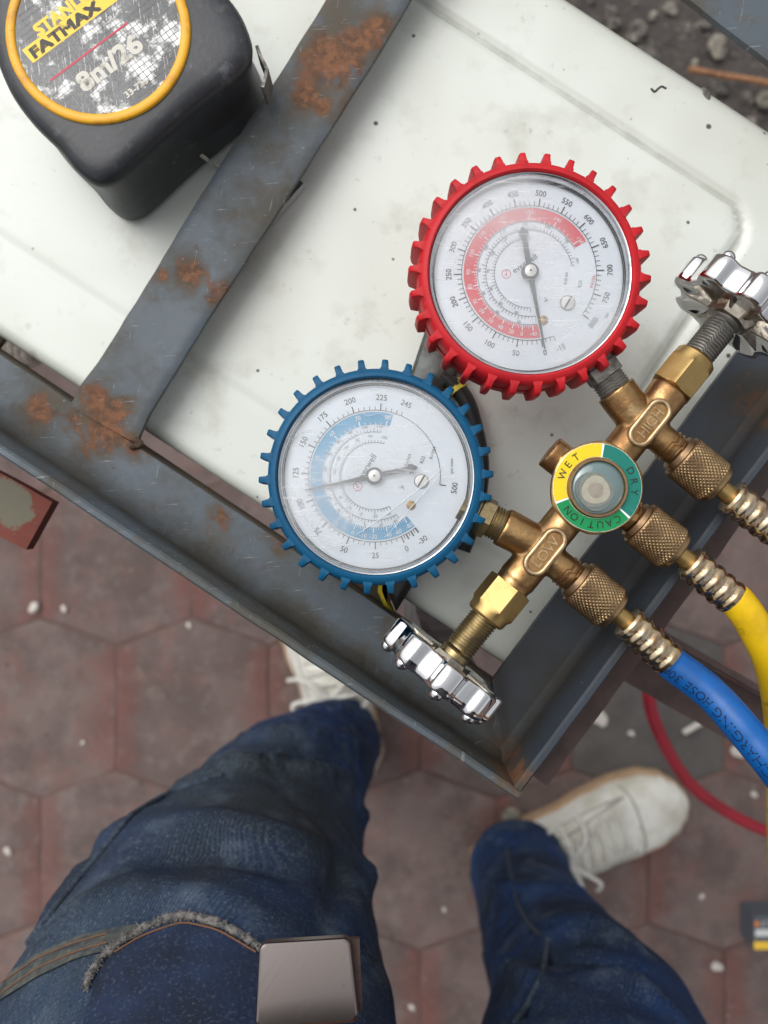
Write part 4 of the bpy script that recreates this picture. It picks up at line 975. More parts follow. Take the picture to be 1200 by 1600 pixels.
def hose(name, label, c_, start, d_, d2, m, tail, rad, printed=None):
    o = c_ + d_ * start * S
    t = thing(name, label, 'hose', (o.x, o.y, o.z), 'charging hoses screwed to the manifold')
    q = MB(); thread(q, o - d_ * 14 * S, d_, 24 * S, 27 * S, 8 * S, 4 * S); q.build('port_thread', M['brass_cast'], t, ang=30)
    q = MB(); q.lathe(o + d_ * 8 * S, d_, [(0, 24 * S), (1 * S, 30 * S), (9 * S, 32 * S), (11 * S, 30 * S)], 40)
    knurl(q, o + d_ * 18 * S, d_, 37.5 * S, 66 * S)
    q.lathe(o + d_ * 84 * S, d_, [(0, 30 * S), (1 * S, 33 * S), (6 * S, 33 * S), (9 * S, 29 * S), (10 * S, 15 * S)], 40)
    q.build('coupler', M['brass_knurl'], t, ang=40, weld=False)
    q = MB(); q.lathe(o + d_ * 92 * S, d_, [(0, 15 * S), (30 * S, 15 * S)], 28); q.build('neck', M['brass_bright'], t)
    p0 = o + d_ * 116 * S
    prof = [(0, 16 * S), (1 * S, 27 * S), (5 * S, 29.5 * S)]
    for k in range(4): b0 = 8 + k * 20; prof += [(( b0) * S, 28.5 * S), ((b0 + 4) * S, 26.3 * S), ((b0 + 9) * S, 25.6 * S), ((b0 + 13) * S, 27.5 * S), ((b0 + 16) * S, 28.5 * S)]
    prof += [(90 * S, 27.5 * S), (91 * S, 22 * S)]
    def crimp(k, tt, r, a): return (r * (1 - .05 * abs(math.sin(4 * a)) * (1 if 24 * S < r < 27 * S or r < 24 * S else .2)), tt)
    q = MB(); q.lathe(p0, d2, prof, 48, rmod=crimp); q.build('crimped_ferrule', M['ferrule'], t, ang=40)
    path = catmull([p0 + d2 * 86 * S, p0 + d2 * 104 * S] + tail, 14)
    q = MB(); q.tube(path, rad, 28); hs = q.build('hose_tube', M[m], t)
    if printed:
        words, s0, ang, hh = printed
        fr = frames(path); ds = [0]
        for a, b_ in zip(path[:-1], path[1:]): ds.append(ds[-1] + (b_ - a).length)
        def at(s):
            k = 0
            while k < len(ds) - 2 and ds[k + 1] < s: k += 1
            f = (s - ds[k]) / (ds[k + 1] - ds[k]); T, A_, B_ = fr[k]; return path[k].lerp(path[k + 1], f), A_, B_
        pm = MB(); vs, fs = text2d(words)
        wmax = max(v.x for v in vs)
        def placed(v):
            s = s0 + (wmax - v.x) * hh * 1.02; c, A_, B_ = at(max(0, s)); a = ang + (v.y * hh) / rad
            return c + (A_ * math.cos(a) + B_ * math.sin(a)) * (rad + .00012)
        pm.add([placed(v) for v in vs], fs); pm.build('printed_words', M['hose_ink'], hs, weld=False)
    return t
hd2 = pd(.80, .60)
def Wz(px, py, z): return W(px, py, z)
hose('blue_hose', 'blue charging hose with printed words, on the coupler nearest the LOW plate', low, 56, pd(.772, .636), pd(.735, .678), 'hose_blue',
     [Wz(1110, 1083, .852), Wz(1168, 1147, .860), Wz(1235, 1232, .862), Wz(1330, 1375, .83), Wz(1400, 1560, .72), Wz(1330, 1700, .45), Wz(1300, 1500, .12), Wz(1450, 1300, .012), Wz(1600, 1250, .010)], .0070,
     ('CHARGING HOSE 300', .0005, .62, .0042))
hose('yellow_hose', 'yellow charging hose curving down from the middle coupler under the sight glass', cen, 70, pd(.785, .62), pd(.765, .645), 'hose_yellow',
     [Wz(1178, 978, .846), Wz(1206, 1040, .838), Wz(1219, 1120, .815), Wz(1222, 1210, .78), Wz(1219, 1300, .72), Wz(1221, 1390, .6), Wz(1240, 1480, .4), Wz(1270, 1500, .15), Wz(1330, 1420, .014), Wz(1480, 1400, .010)], .0070)
hose('red_hose', 'red charging hose from the HIGH coupler, looping back low beside the white shoe', high, 58, pd(.772, .636), pd(.80, .60), 'hose_red',
     [Wz(1260, 868, .842), Wz(1345, 900, .82), Wz(1400, 850, .74), Wz(1390, 720, .66), Wz(1290, 560, .58), Wz(1100, 560, .50), Wz(960, 680, .44), Wz(930, 820, .40), Wz(990, 905, .36), Wz(1030, 960, .33), Wz(1014, 1050, .29), Wz(1022, 1125, .26), Wz(1070, 1215, .215), Wz(1130, 1265, .18), Wz(1200, 1300, .15), Wz(1290, 1330, .10), Wz(1400, 1350, .03), Wz(1560, 1380, .010)], .0068)

# ================================================================== TAPE MEASURE
ZT = 0.835
o0 = W(170, 60, ZT)
tape = thing('tape_measure', 'black rubber tape measure with worn yellow-ringed label, standing on the white panel', 'tape measure', (o0.x, o0.y, ZP))
out_px = [(300, -70), (362, -8), (388, 42), (392, 78), (372, 108), (318, 150), (255, 205), (205, 252), (172, 279), (142, 283), (112, 262), (84, 228), (42, 186), (4, 132), (-22, 60), (-24, -20), (10, -100), (90, -160), (200, -150)]
ol = catmull([Vector((p[0], p[1], 0)) for p in out_px], 6, closed=True)
top_pts = [W(p.x, p.y, ZT).xy for p in ol]
ctr = sum(top_pts, Vector((0, 0))) / len(top_pts); n = len(top_pts)
def inset_ring(pts, a):
    out = []
    for i in range(n):
        d = (pts[(i + 1) % n] - pts[i - 1]).normalized(); nn = Vector((-d.y, d.x))
        if nn.dot(ctr - pts[i]) < 0: nn = -nn
        out.append(pts[i] + nn * a)
    return out
lv = [(ZP + .0003, .0045), (ZP + .0015, .002), (ZP + .005, .0004), (ZP + .014, .0010), (ZP + .027, .0024), (ZP + .038, .0018), (ZP + .045, .0008), (ZT - .0065, .0004), (ZT - .0035, .0012), (ZT - .0015, .0028), (ZT - .0004, .0052), (ZT, .0085), (ZT + .0003, .016)]
vs = []; fs = []
for z, a in lv:
    for i, q in enumerate([p_ + (ctr - p_) * (a / .042) for p_ in top_pts]):
        vs.append((q.x, q.y, z + .0004 * noise.noise(Vector((q.x, q.y, z)) * 60)))
for k in range(len(lv) - 1):
    for i in range(n): j = (i + 1) % n; fs.append((k * n + i, k * n + j, (k + 1) * n + j, (k + 1) * n + i))
fs.append(tuple(range(n))[::-1]); fs.append(tuple((len(lv) - 1) * n + i for i in range(n)))
mb = MB().add(vs, fs); case = mb.build('case', M['rubber_black'], tape, ang=70, weld=False)
rcen = W(153, 49, ZT + .001); kt = PX(ZT + .001); rcen.z = ZT + .0002
q = MB(); q.lathe(rcen, Z3, [(-.003, 145 * kt), (.0010, 144.5 * kt), (.0016, 142 * kt), (.0016, 132 * kt), (.0011, 129.5 * kt), (-.001, 129 * kt)], 96, cap=False); q.build('yellow_ring', M['tape_yellow'], tape, ang=60)
q = MB(); q.lathe(rcen, Z3, [(-.002, 129.6 * kt), (.0008, 129.6 * kt)], 72); disc = q.build('label_disc', M['tape_disc'], tape)
zl = rcen.z + .0008
def tp(px, py, dz): q = W(px, py, ZT + .001); return Vector((q.x, q.y, zl + dz))
rt = pd(.80, -.60); upv = pd(-.60, -.80)
gq = MB()
for k in range(-13, 14):                           # fine printed grid
    d = k * 9.3 * kt; hl = math.sqrt(max(0, (126 * kt) ** 2 - d * d))
    for (u_, v_) in ((rt, upv), (upv, rt)):
        c_ = Vector((rcen.x, rcen.y, zl + .00006)) + v_ * d; gq.add([c_ - u_ * hl - v_ * .00013, c_ + u_ * hl - v_ * .00013, c_ + u_ * hl + v_ * .00013, c_ - u_ * hl + v_ * .00013], [(0, 1, 2, 3)])
gq.build('printed_grid', M['disc_grid'], disc, weld=False)
q = MB(); c_ = tp(52, 99, .00010); wv_, hv_ = 240 * kt, 27 * kt
q.add([c_ - upv * 0, c_ + rt * wv_, c_ + rt * (wv_ - 6 * kt) + upv * hv_, c_ + upv * hv_ - rt * 2 * kt], [(0, 1, 2, 3)])
# (the panel is trimmed to the disc)
q.v = [v if (v.xy - rcen.xy).length < 127 * kt else Vector((*(rcen.xy + (v.xy - rcen.xy).normalized() * 127 * kt), v.z)) for v in q.v]
q.build('name_panel', M['disc_yellow'], disc, weld=False)
def disc_text(st, px, py, h, m, dz, wide=1.0, bold=0):
    t = MB(); vs, fs = text2d(st); c_ = tp(px, py, dz); w0 = min(v.x for v in vs)
    for ox_, oy_ in ([(0, 0)] if not bold else [(0, 0), (bold, 0), (0, bold), (bold, bold)]):
        t.add([c_ + rt * ((v.x - w0) * h * kt * wide + ox_ * kt) + upv * (v.y * h * kt + oy_ * kt) + Z3 * (1e-6 * ox_ + 2e-6 * oy_) for v in vs], fs)
    # keep the letters on the disc
    keep = [f for f in t.f if all((t.v[i].xy - rcen.xy).length < 128 * kt for i in f)]; t.f = keep
    return t.build('lettering', m, disc, weld=False)
disc_text('STANLEY', 56, 51, 20, M['disc_yellow'], .00014, 1.02, 2.6)
disc_text('FATMAX', 50, 86, 17.5, M['disc_black'], .00016, 1.40, 2.8)
disc_text('8m/26', 124, 134, 30, M['disc_white'], .00014, 1.12, 3.0)
disc_text('33-726', 196, 150, 10.5, M['disc_white'], .00014, 1.05, .8)
q = MB(); c_ = tp(80, 127, .00012); q.add([c_, c_ + rt * 150 * kt, c_ + rt * 150 * kt + upv * 3 * kt, c_ + upv * 3 * kt], [(0, 1, 2, 3)]); q.build('red_line', M['disc_red'], disc, weld=False)
# belt clip on the side, blade end and hook coming out below the cross bar
q = MB(); ps = [W(405, 86, ZT - .02), W(412, 104, ZT - .02), W(421, 122, ZT - .02), W(414, 150, ZT - .02)]
for a, b_ in zip(ps[:-1], ps[1:]):
    d = (b_ - a); q.box(((a + b_) / 2), (d.length / 2, .0007, .008), (d.normalized(), Z3.cross(d).normalized(), Z3))
q.build('belt_clip', M['dark_steel'], tape)
q = MB(); q.tube(catmull([W(300, 232, ZP + .016), W(322, 248, ZP + .010), W(333, 256, ZP + .004), W(344, 264, ZP + .001)], 6), .0009, 8); q.build('wrist_loop', M['bright_metal'], tape)
q = MB(); hp = W(447, 318, ZP + .005); e = pd(.75, .66); e2 = Vector((-e.y, e.x, 0)); q.box(hp, (.0011, .012, .0038), (e, e2, Z3)); q.box(hp - e * .006 + Z3 * .0034, (.007, .008, .0005), (e, e2, Z3)); q.build('end_hook', M['steel_ring'], tape)

# ================================================================== HAND TOOL UNDER THE BLUE GAUGE
zt0 = ZP + .012
tc_ = W(660, 720, ZP)
tool = thing('hand_tool', 'black and yellow hand tool with dark steel head, mostly hidden under blue gauge', 'hand tool', (tc_.x, tc_.y, ZP))
def prism_px(pts, z0, z1, name, m, ch=.0012, par=tool):
    q = MB(); q.prism([W(px, py, z1).xy for px, py in pts], z0, z1, ch); return q.build(name, m, par, ang=50)
prism_px([(668, 505), (745, 545), (700, 600), (694, 604), (690, 640), (630, 660), (636, 600), (646, 570)], ZP + .0012, ZP + .011, 'steel_head', M['tool_steel'], .002)
q = MB(); q.tube(catmull([W(690, 585, ZP + .007), W(726, 622, ZP + .007), W(744, 680, ZP + .007), W(751, 735, ZP + .007), W(742, 800, ZP + .007), W(722, 860, ZP + .007)], 5), .0046, 16, flat=.9); q.build('grip', M['tool_black'], tool)
q = MB(); q.tube([W(706, 598, ZP + .0065), W(716, 612, ZP + .0070)], [.0045, .0052], 12); q.build('grip_collar', M['tool_yellow'], tool)
prism_px([(640, 640), (700, 640), (690, 800), (660, 892), (619, 957), (608, 930), (616, 800)], ZP + .0012, ZP + .018, 'grip', M['tool_black'], .003)
prism_px([(622, 640), (637, 640), (612, 800), (604, 932), (616, 957), (600, 948), (590, 925), (600, 800)], ZP + .0012, ZP + .015, 'grip_inlay', M['tool_yellow'], .002)

# ================================================================== SMALL THINGS ON THE GROUND
def chip(px, py, r, label, m='chip', nm='debris_chip', sc=(1, .7, .35), cat='debris', group='white chips scattered on the paving', z=.002):
    r *= .82 if m == 'chip' else .9
    p = W(px, py, z); q = MB(); q.ball((0, 0, 0), r, 10, 7, sc, Quaternion((0, 0, 1), random.uniform(0, 3)), nz=.8)
    q.v = [v + p + Z3 * r * sc[2] * .8 for v in q.v]
    return tag(q.build(nm, M[m], origin=p), label, cat, group)
chip(55, 948, .0095, 'white chip on the paving below the red bar stub')
chip(12, 1328, .007, 'white chip at the far left beside the jeans')
chip(295, 976, .005, 'small pale chip on a tile point below the long rail')
chip(100, 950, .006, 'dull pale chip next to the larger white chip left')
chip(800, 1272, .016, 'round pale grey stone under the corner of the stand', 'stone_pale', 'pebble', (1, .85, .5), 'stone', None)
chip(936, 1120, .014, 'torn white scrap lying just outside the right rail', sc=(1, .8, .15))
chip(985, 1145, .006, 'tiny pale chip between the white scrap and the red hose')
chip(1150, 1172, .012, 'white lump partly under the blue hose')
chip(1177, 1240, .006, 'small white chip near the yellow hose')
chip(1118, 1508, .010, 'white chip on the paving left below the small grey carton')
chip(694, 1420, .0045, 'small pale chip between the two legs')
chip(643, 1572, .006, 'pale chip at the bottom between the legs')
chip(1097, 1400, .005, 'tiny pale chip below the toe of the white shoe')
chip(130, 1160, .004, 'tiny pale speck on the tile left of the bent knee')
p = W(1080, 1136, .004); q = MB(); d = pd(.86, -.5); q.tube([p - d * .014 + Z3 * .004, p + Z3 * .004, p + d * .014 + Z3 * .004], .0042, 12)
tag(q.build('cigarette_butt', M['chip'], origin=p), 'white cigarette butt on the grey tile behind the red hose', 'cigarette butt')
for (px, py, r, lb) in ((1118, 75, .018, 'broad pale angular stone at the edge of the far rail'), (1045, 15, .011, 'tan upright stone near the top of the rubble'), (1020, 26, .008, 'small white stone beside the tan stone'), (1192, 158, .017, 'rounded grey stone beyond the twig near the panel edge'), (1085, 100, .007, 'small pale stone just above the twig')):
    chip(px, py, r, lb, 'stone_pale', 'stone', (1, .7, .6), 'stone', 'loose stones on the rubble strip', z=.010)
q = MB(); ps = catmull([W(1076, 108, .035), W(1130, 118, .032), W(1200, 130, .034), W(1330, 165, .02)], 5)
q.tube(ps, [.0042 * random.uniform(.85, 1.15) for _ in ps], 10); tw = q.build('twig', M['twig'], origin=W(1150, 120, .01)); tag(tw, 'thin brown dry twig lying across the rubble by the panel edge', 'twig')
# twisted white rope end in the gap at the far left
q = MB(); r0, r1 = W(-60, 500, .70), W(66, 556, .70); d = (r1 - r0).normalized(); sd = Vector((-d.y, d.x, 0))
for ph in (0, 2.094, 4.188):
    pts = []
    for k in range(60):
        t = k / 59; a = t * 26 + ph; rr = .0055 * min(1, (1 - t) * 5 + .35); pts.append(r0.lerp(r1, t) + (sd * math.cos(a) + Z3 * math.sin(a)) * rr)
    q.tube(pts, [.0052 * min(1, (1 - k / 59) * 5 + .4) for k in range(60)], 10)
tag(q.build('rope', M['rope'], origin=r0), 'twisted white rope end in the gap between the panel and the long rail', 'rope')
# small carton
bc0 = W(1215, 1452, 0); zb = .045
carton = thing('carton', 'small grey carton with a yellow stripe on the paving at the photo edge', 'box', (bc0.x, bc0.y, 0))
q = MB(); x0, x1, y0, y1 = W(1178, 0, zb).x, W(1262, 0, zb).x, W(0, 1484, zb).y, W(0, 1432, zb).y
q.prism([(x0, y0), (x1, y0), (x1, y1), (x0, y1)], .001, zb, .0012); q.build('box_body', M['box_grey'], carton)
def flat(x0_, y0_, x1_, y1_, m, nm, dz=.0003):
    q = MB(); a, b_ = W(x0_, y0_, zb), W(x1_, y1_, zb); q.add([(a.x, a.y, zb + dz), (b_.x, a.y, zb + dz), (b_.x, b_.y, zb + dz), (a.x, b_.y, zb + dz)], [(0, 1, 2, 3)]); return q.build(nm, M[m], carton)
flat(1178, 1471, 1262, 1483.5, 'box_yellow', 'yellow_stripe'); flat(1180, 1452, 1255, 1463, 'box_white', 'pale_stripe')
flat(1179, 1440, 1186, 1447, 'box_orange', 'orange_mark')
q = MB(); put_text(q, 'CTR', W(1201, 1443.5, zb) + Z3 * .0004, (1, 0, 0), (0, 1, 0), .0072, wide=1.1); q.build('lettering', M['box_white'], carton, weld=False)

# ================================================================== THE PERSON
hip_c = Vector((-.02, -.345, .86))
person = thing('person', 'person in dark blue jeans, white sneakers and a belt with a shiny plate buckle', 'person', (0.04, -.38, 0))
LL = [(-.085, -.325, .84, .112), (-.098, -.298, .76, .110), (-.102, -.281, .69, .104), (-.100, -.268, .60, .090), (-.093, -.258, .52, .077), (-.088, -.250, .46, .0695), (-.079, -.258, .36, .064), (-.070, -.270, .25, .060), (-.064, -.287, .16, .058), (-.061, -.297, .085, .058)]
RL = [(.060, -.385, .84, .112), (.100, -.385, .76, .103), (.130, -.385, .69, .095), (.148, -.388, .60, .084), (.157, -.396, .52, .075), (.158, -.404, .46, .068), (.158, -.420, .36, .062), (.160, -.436, .27, .060), (.168, -.452, .18, .060), (.175, -.462, .085, .064)]
def limb(mb, L, k=1.0, cut=None):
    P = catmull([Vector(x[:3]) for x in L], 4); r = [x.x for x in catmull([Vector((x[3] * k, 0, 0)) for x in L], 4)]
    mb.tube(P, r, 28)
    mb.ball(P[0], r[0], 24, 14)
jb = MB(); limb(jb, LL); limb(jb, RL)
jb.ball((-.015, -.365, .86), .15, 32, 20, (1.10, .84, .62)); jb.ball((-.02, -.35, .90), .135, 32, 20, (1.16, .88, .55))
jme = remeshed(jb, .0055, 14, .5)
# folds: creases behind the knee, at the shin and towards the crotch; added along the normals
import numpy as np
bvh = BVHTree.FromPolygons([v.co.copy() for v in jme.vertices], [tuple(p.vertices) for p in jme.polygons])
co = np.array([v.co[:] for v in jme.vertices]); nrm = [v.normal.copy() for v in jme.vertices]
hh_ = np.array([.0030 * noise.noise(v.co * 15) + .0018 * noise.noise(v.co * 40) + (.004 * math.sin(v.co.z * 380) if v.co.z < .10 else 0) for v in jme.vertices])
for px_, wd, am in (
    ([(285, 1228), (360, 1205), (440, 1198), (520, 1218), (572, 1256)], .011, .011), ([(320, 1186), (400, 1182), (480, 1174), (562, 1196)], .009, -.010),
    ([(380, 1152), (470, 1150), (566, 1168)], .009, .010), ([(430, 1128), (520, 1126), (575, 1142)], .007, -.008), ([(470, 1112), (530, 1110), (575, 1128)], .006, .006),
    ([(540, 1112), (572, 1150), (562, 1210)], .008, -.008), ([(350, 1170), (420, 1205), (500, 1190)], .006, -.006), ([(60, 1450), (150, 1335), (240, 1266)], .012, .005),
    ([(205, 1300), (330, 1285), (470, 1320), (570, 1335)], .020, .008), ([(230, 1335), (340, 1325), (450, 1352), (560, 1378)], .014, -.006), ([(556, 1262), (584, 1330), (560, 1400)], .012, .007), ([(520, 1300), (540, 1380), (500, 1450)], .012, -.006),
    ([(90, 1440), (200, 1390), (330, 1400), (430, 1440)], .018, .006), ([(600, 1450), (560, 1500), (520, 1540)], .012, -.006),
    ([(765, 1312), (830, 1330), (892, 1330)], .008, -.008), ([(756, 1378), (830, 1402), (905, 1390)], .010, .009), ([(750, 1430), (815, 1452), (900, 1432)], .008, -.008),
    ([(846, 1478), (925, 1462), (985, 1482)], .011, .014), ([(830, 1500), (920, 1496), (1000, 1512)], .010, -.010), ([(760, 1490), (825, 1535), (880, 1560)], .011, .008), ([(920, 1530), (1000, 1548), (1050, 1580)], .012, .008), ([(775, 1560), (830, 1580)], .010, -.006)):
    P_ = []
    for p in densify(px_, 14):
        o_ = Vector((0, 0, CH)); h_ = bvh.ray_cast(o_, (W(p[0], p[1], .2) - o_).normalized())[0]
        if h_ is not None: P_.append(h_[:])
    if len(P_) < 3: continue
    P_ = np.array(P_); k_ = len(P_); tp_ = np.sin(np.pi * (np.arange(k_) + .8) / (k_ + .6)) ** .6
    D_ = np.sqrt(((co[:, None, :] - P_[None]) ** 2).sum(-1)); ix = D_.argmin(1)
    hh_ += 1.35 * am * tp_[ix] * np.exp(-(D_.min(1) / (wd * .82)) ** 2)
for v, nn, h in zip(jme.vertices, nrm, hh_): v.co += nn * float(h)
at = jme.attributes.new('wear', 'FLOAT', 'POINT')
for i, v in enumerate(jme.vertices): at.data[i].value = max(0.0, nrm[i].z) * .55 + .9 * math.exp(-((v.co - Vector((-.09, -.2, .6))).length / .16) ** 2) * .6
pre = [v.co.copy() for v in jme.vertices]
bvh = BVHTree.FromPolygons(pre, [tuple(p.vertices) for p in jme.polygons])
jeans = mesh_obj('jeans', jme, M['denim'], person)
def on_jeans(px, py, off=.0006):
    o = Vector((0, 0, CH)); d = (W(px, py, .2) - o).normalized(); hit, nn, idx, dist = bvh.ray_cast(o, d)
    return (hit + nn * off, nn) if hit is not None else (None, None)
def seam_line(px, r, name, m, off=.0004, flat_=1.0, step=9, nz=0):
    pts = []
    for p in densify(px, step):
        h, nn = on_jeans(p[0], p[1], off)
        if h is not None and (not pts or (h - pts[-1]).length < .05): pts.append(h)
    if len(pts) < 3: return None
    for _ in range(3): pts = [pts[0]] + [(pts[i - 1] + pts[i] * 2 + pts[i + 1]) / 4 for i in range(1, len(pts) - 1)] + [pts[-1]]
    q = MB(); q.tube(pts, [r * (1 + nz * noise.noise(p * 300)) for p in pts], 10, flat=flat_); return q.build(name, M[m], jeans), pts
seam_line([(40, 1480), (72, 1440), (110, 1392), (140, 1355), (176, 1312), (205, 1275)], .0022, 'side_seam', 'seam')
seam_line([(205, 1275), (260, 1240), (310, 1222), (345, 1212)], .0020, 'side_seam', 'seam')
seam_line([(792, 1325), (800, 1375), (812, 1420), (832, 1452), (856, 1470)], .0020, 'inner_seam', 'seam')
seam_line([(856, 1470), (850, 1520), (826, 1570), (806, 1598)], .0020, 'inner_seam', 'seam')
# pocket: band of the pocket edge, stitching and the frayed mouth, darker cloth below it
def patch(outline_px, name, m, off, n_=26):
    "cloth patch lying on the jeans: rows between an upper and a lower line"
    up_, lo_ = outline_px; U, Lo = resample(up_, n_), resample(lo_, n_); vs = []; fs = []; ok = True; m_ = 9
    for i in range(n_):
        for j in range(m_ + 1):
            t = j / m_; h, nn = on_jeans(U[i][0] * (1 - t) + Lo[i][0] * t, U[i][1] * (1 - t) + Lo[i][1] * t, off)
            if h is None: h = Vector(vs[-1]) if vs else W(U[i][0], U[i][1], .8)
            vs.append(h)
    k = m_ + 1
    for i in range(n_ - 1):
        for j in range(m_): fs.append((i * k + j, (i + 1) * k + j, (i + 1) * k + j + 1, i * k + j + 1))
    return MB().add(vs, fs).build(name, M[m], jeans, weld=False)
patch(([(150, 1535), (170, 1500), (230, 1455), (285, 1442), (345, 1456), (400, 1490), (430, 1540)], [(118, 1650), (180, 1650), (240, 1650), (300, 1650), (360, 1650), (400, 1650), (440, 1650)]), 'pocket_bag', 'denim_dark', .0010)
patch(([(-60, 1575), (0, 1533), (60, 1492), (130, 1462), (190, 1450), (236, 1444)], [(-60, 1600), (0, 1566), (60, 1528), (120, 1500), (175, 1486), (222, 1462)]), 'pocket_facing', 'hem', .0012)
for off_ in (8, 26): seam_line([(-40, 1562 + off_ * .9), (0, 1535 + off_ * .9), (60, 1493 + off_ * .9), (120, 1470 + off_ * .8), (170, 1456 + off_ * .8)], .00034, 'stitching', 'thread', .0018)
fr_ = seam_line([(136, 1545), (146, 1520), (160, 1500), (190, 1474), (222, 1455), (255, 1440), (285, 1432), (312, 1436), (340, 1445), (372, 1462), (402, 1482), (412, 1492)], .0017, 'frayed_edge', 'fray', .0014, step=3, nz=.7)
if fr_:
    q = MB(); rnd = random.Random(3)
    for p in fr_[1]:
        for k in range(8):
            d = Vector((rnd.uniform(-1, 1), rnd.uniform(-1, 1), rnd.uniform(-.2, .9))).normalized(); a = p + d * .0012; b_ = p + d * rnd.uniform(.0016, .0038); q.tube([a, (a + b_) / 2 + Vector((rnd.uniform(-1, 1), rnd.uniform(-1, 1), 0)) * .0008, b_], [.00032, .00028, .00012], 5)
    q.build('loose_threads', M['fray'], fr_[0], weld=False)
seam_line([(180, 1492), (222, 1466), (285, 1443), (340, 1456), (398, 1492)], .00045, 'stitching', 'thread', .0016)
# belt and buckle
bl_ = MB(); vs = []; fs = []; NB = 96
for i in range(NB):
    a = 2 * math.pi * i / NB
    for (rr, dz) in ((0, -.018), (.0028, -.018), (.0034, 0), (.0028, .018), (0, .018)):
        vs.append((-.02 + (.158 + rr) * math.cos(a), -.335 + (.128 + rr) * math.sin(a), .882 + dz + .012 * math.sin(a)))
for i in range(NB):
    j = (i + 1) % NB
    for k in range(5): m_ = (k + 1) % 5; fs.append((i * 5 + k, j * 5 + k, j * 5 + m_, i * 5 + m_))
belt = MB().add(vs, fs).build('belt', M['leather'], person, ang=50)
bp = W(478, 1536, .866); nb = Vector((.03, .22, .975)).normalized(); xb = Vector((.998, .05, 0)); xb = (xb - nb * xb.dot(nb)).normalized(); yb = nb.cross(xb)
kb = PX(.866)
def rrect(hw, hh, r, n_=5):
    o = []
    for sx, sy, a0 in ((1, 1, 0), (-1, 1, 90), (-1, -1, 180), (1, -1, 270)):
        for k in range(n_ + 1): a = R(a0 + 90 * k / n_); o.append((sx * (hw - r) + r * math.cos(a), sy * (hh - r) + r * math.sin(a)))
    return o
q = MB(); vs = []; fs = []
hw, hh = 76 * kb, 61 * kb
lv = [(-.006, 0, 0), (-.0012, 0, 0), (-.0005, .0004, 0), (0, .0011, 0), (0, .012, 1)]
for t, a, _ in lv:
    for x, y in rrect(hw - a, hh - a, max(.0006, .0028 - a * .6)): 
        tap = 1 + .06 * (-y / hh); vs.append(bp + xb * (x * tap) + yb * y + nb * t)
k = len(rrect(hw, hh, .004))
for i in range(len(lv) - 1):
    for j in range(k): m_ = (j + 1) % k; fs.append((i * k + j, i * k + m_, (i + 1) * k + m_, (i + 1) * k + j))
fs.append(tuple(range(k))[::-1]); fs.append(tuple((len(lv) - 1) * k + j for j in range(k)))
buckle = q.add(vs, fs).build('belt_buckle', M['buckle'], person, ang=20, weld=False)
q = MB(); q.box(bp - nb * .0085 + xb * .0025, (hw * 1.0, hh * .86, .0022), (xb, yb, nb)); q.build('belt_end', M['leather'], person)

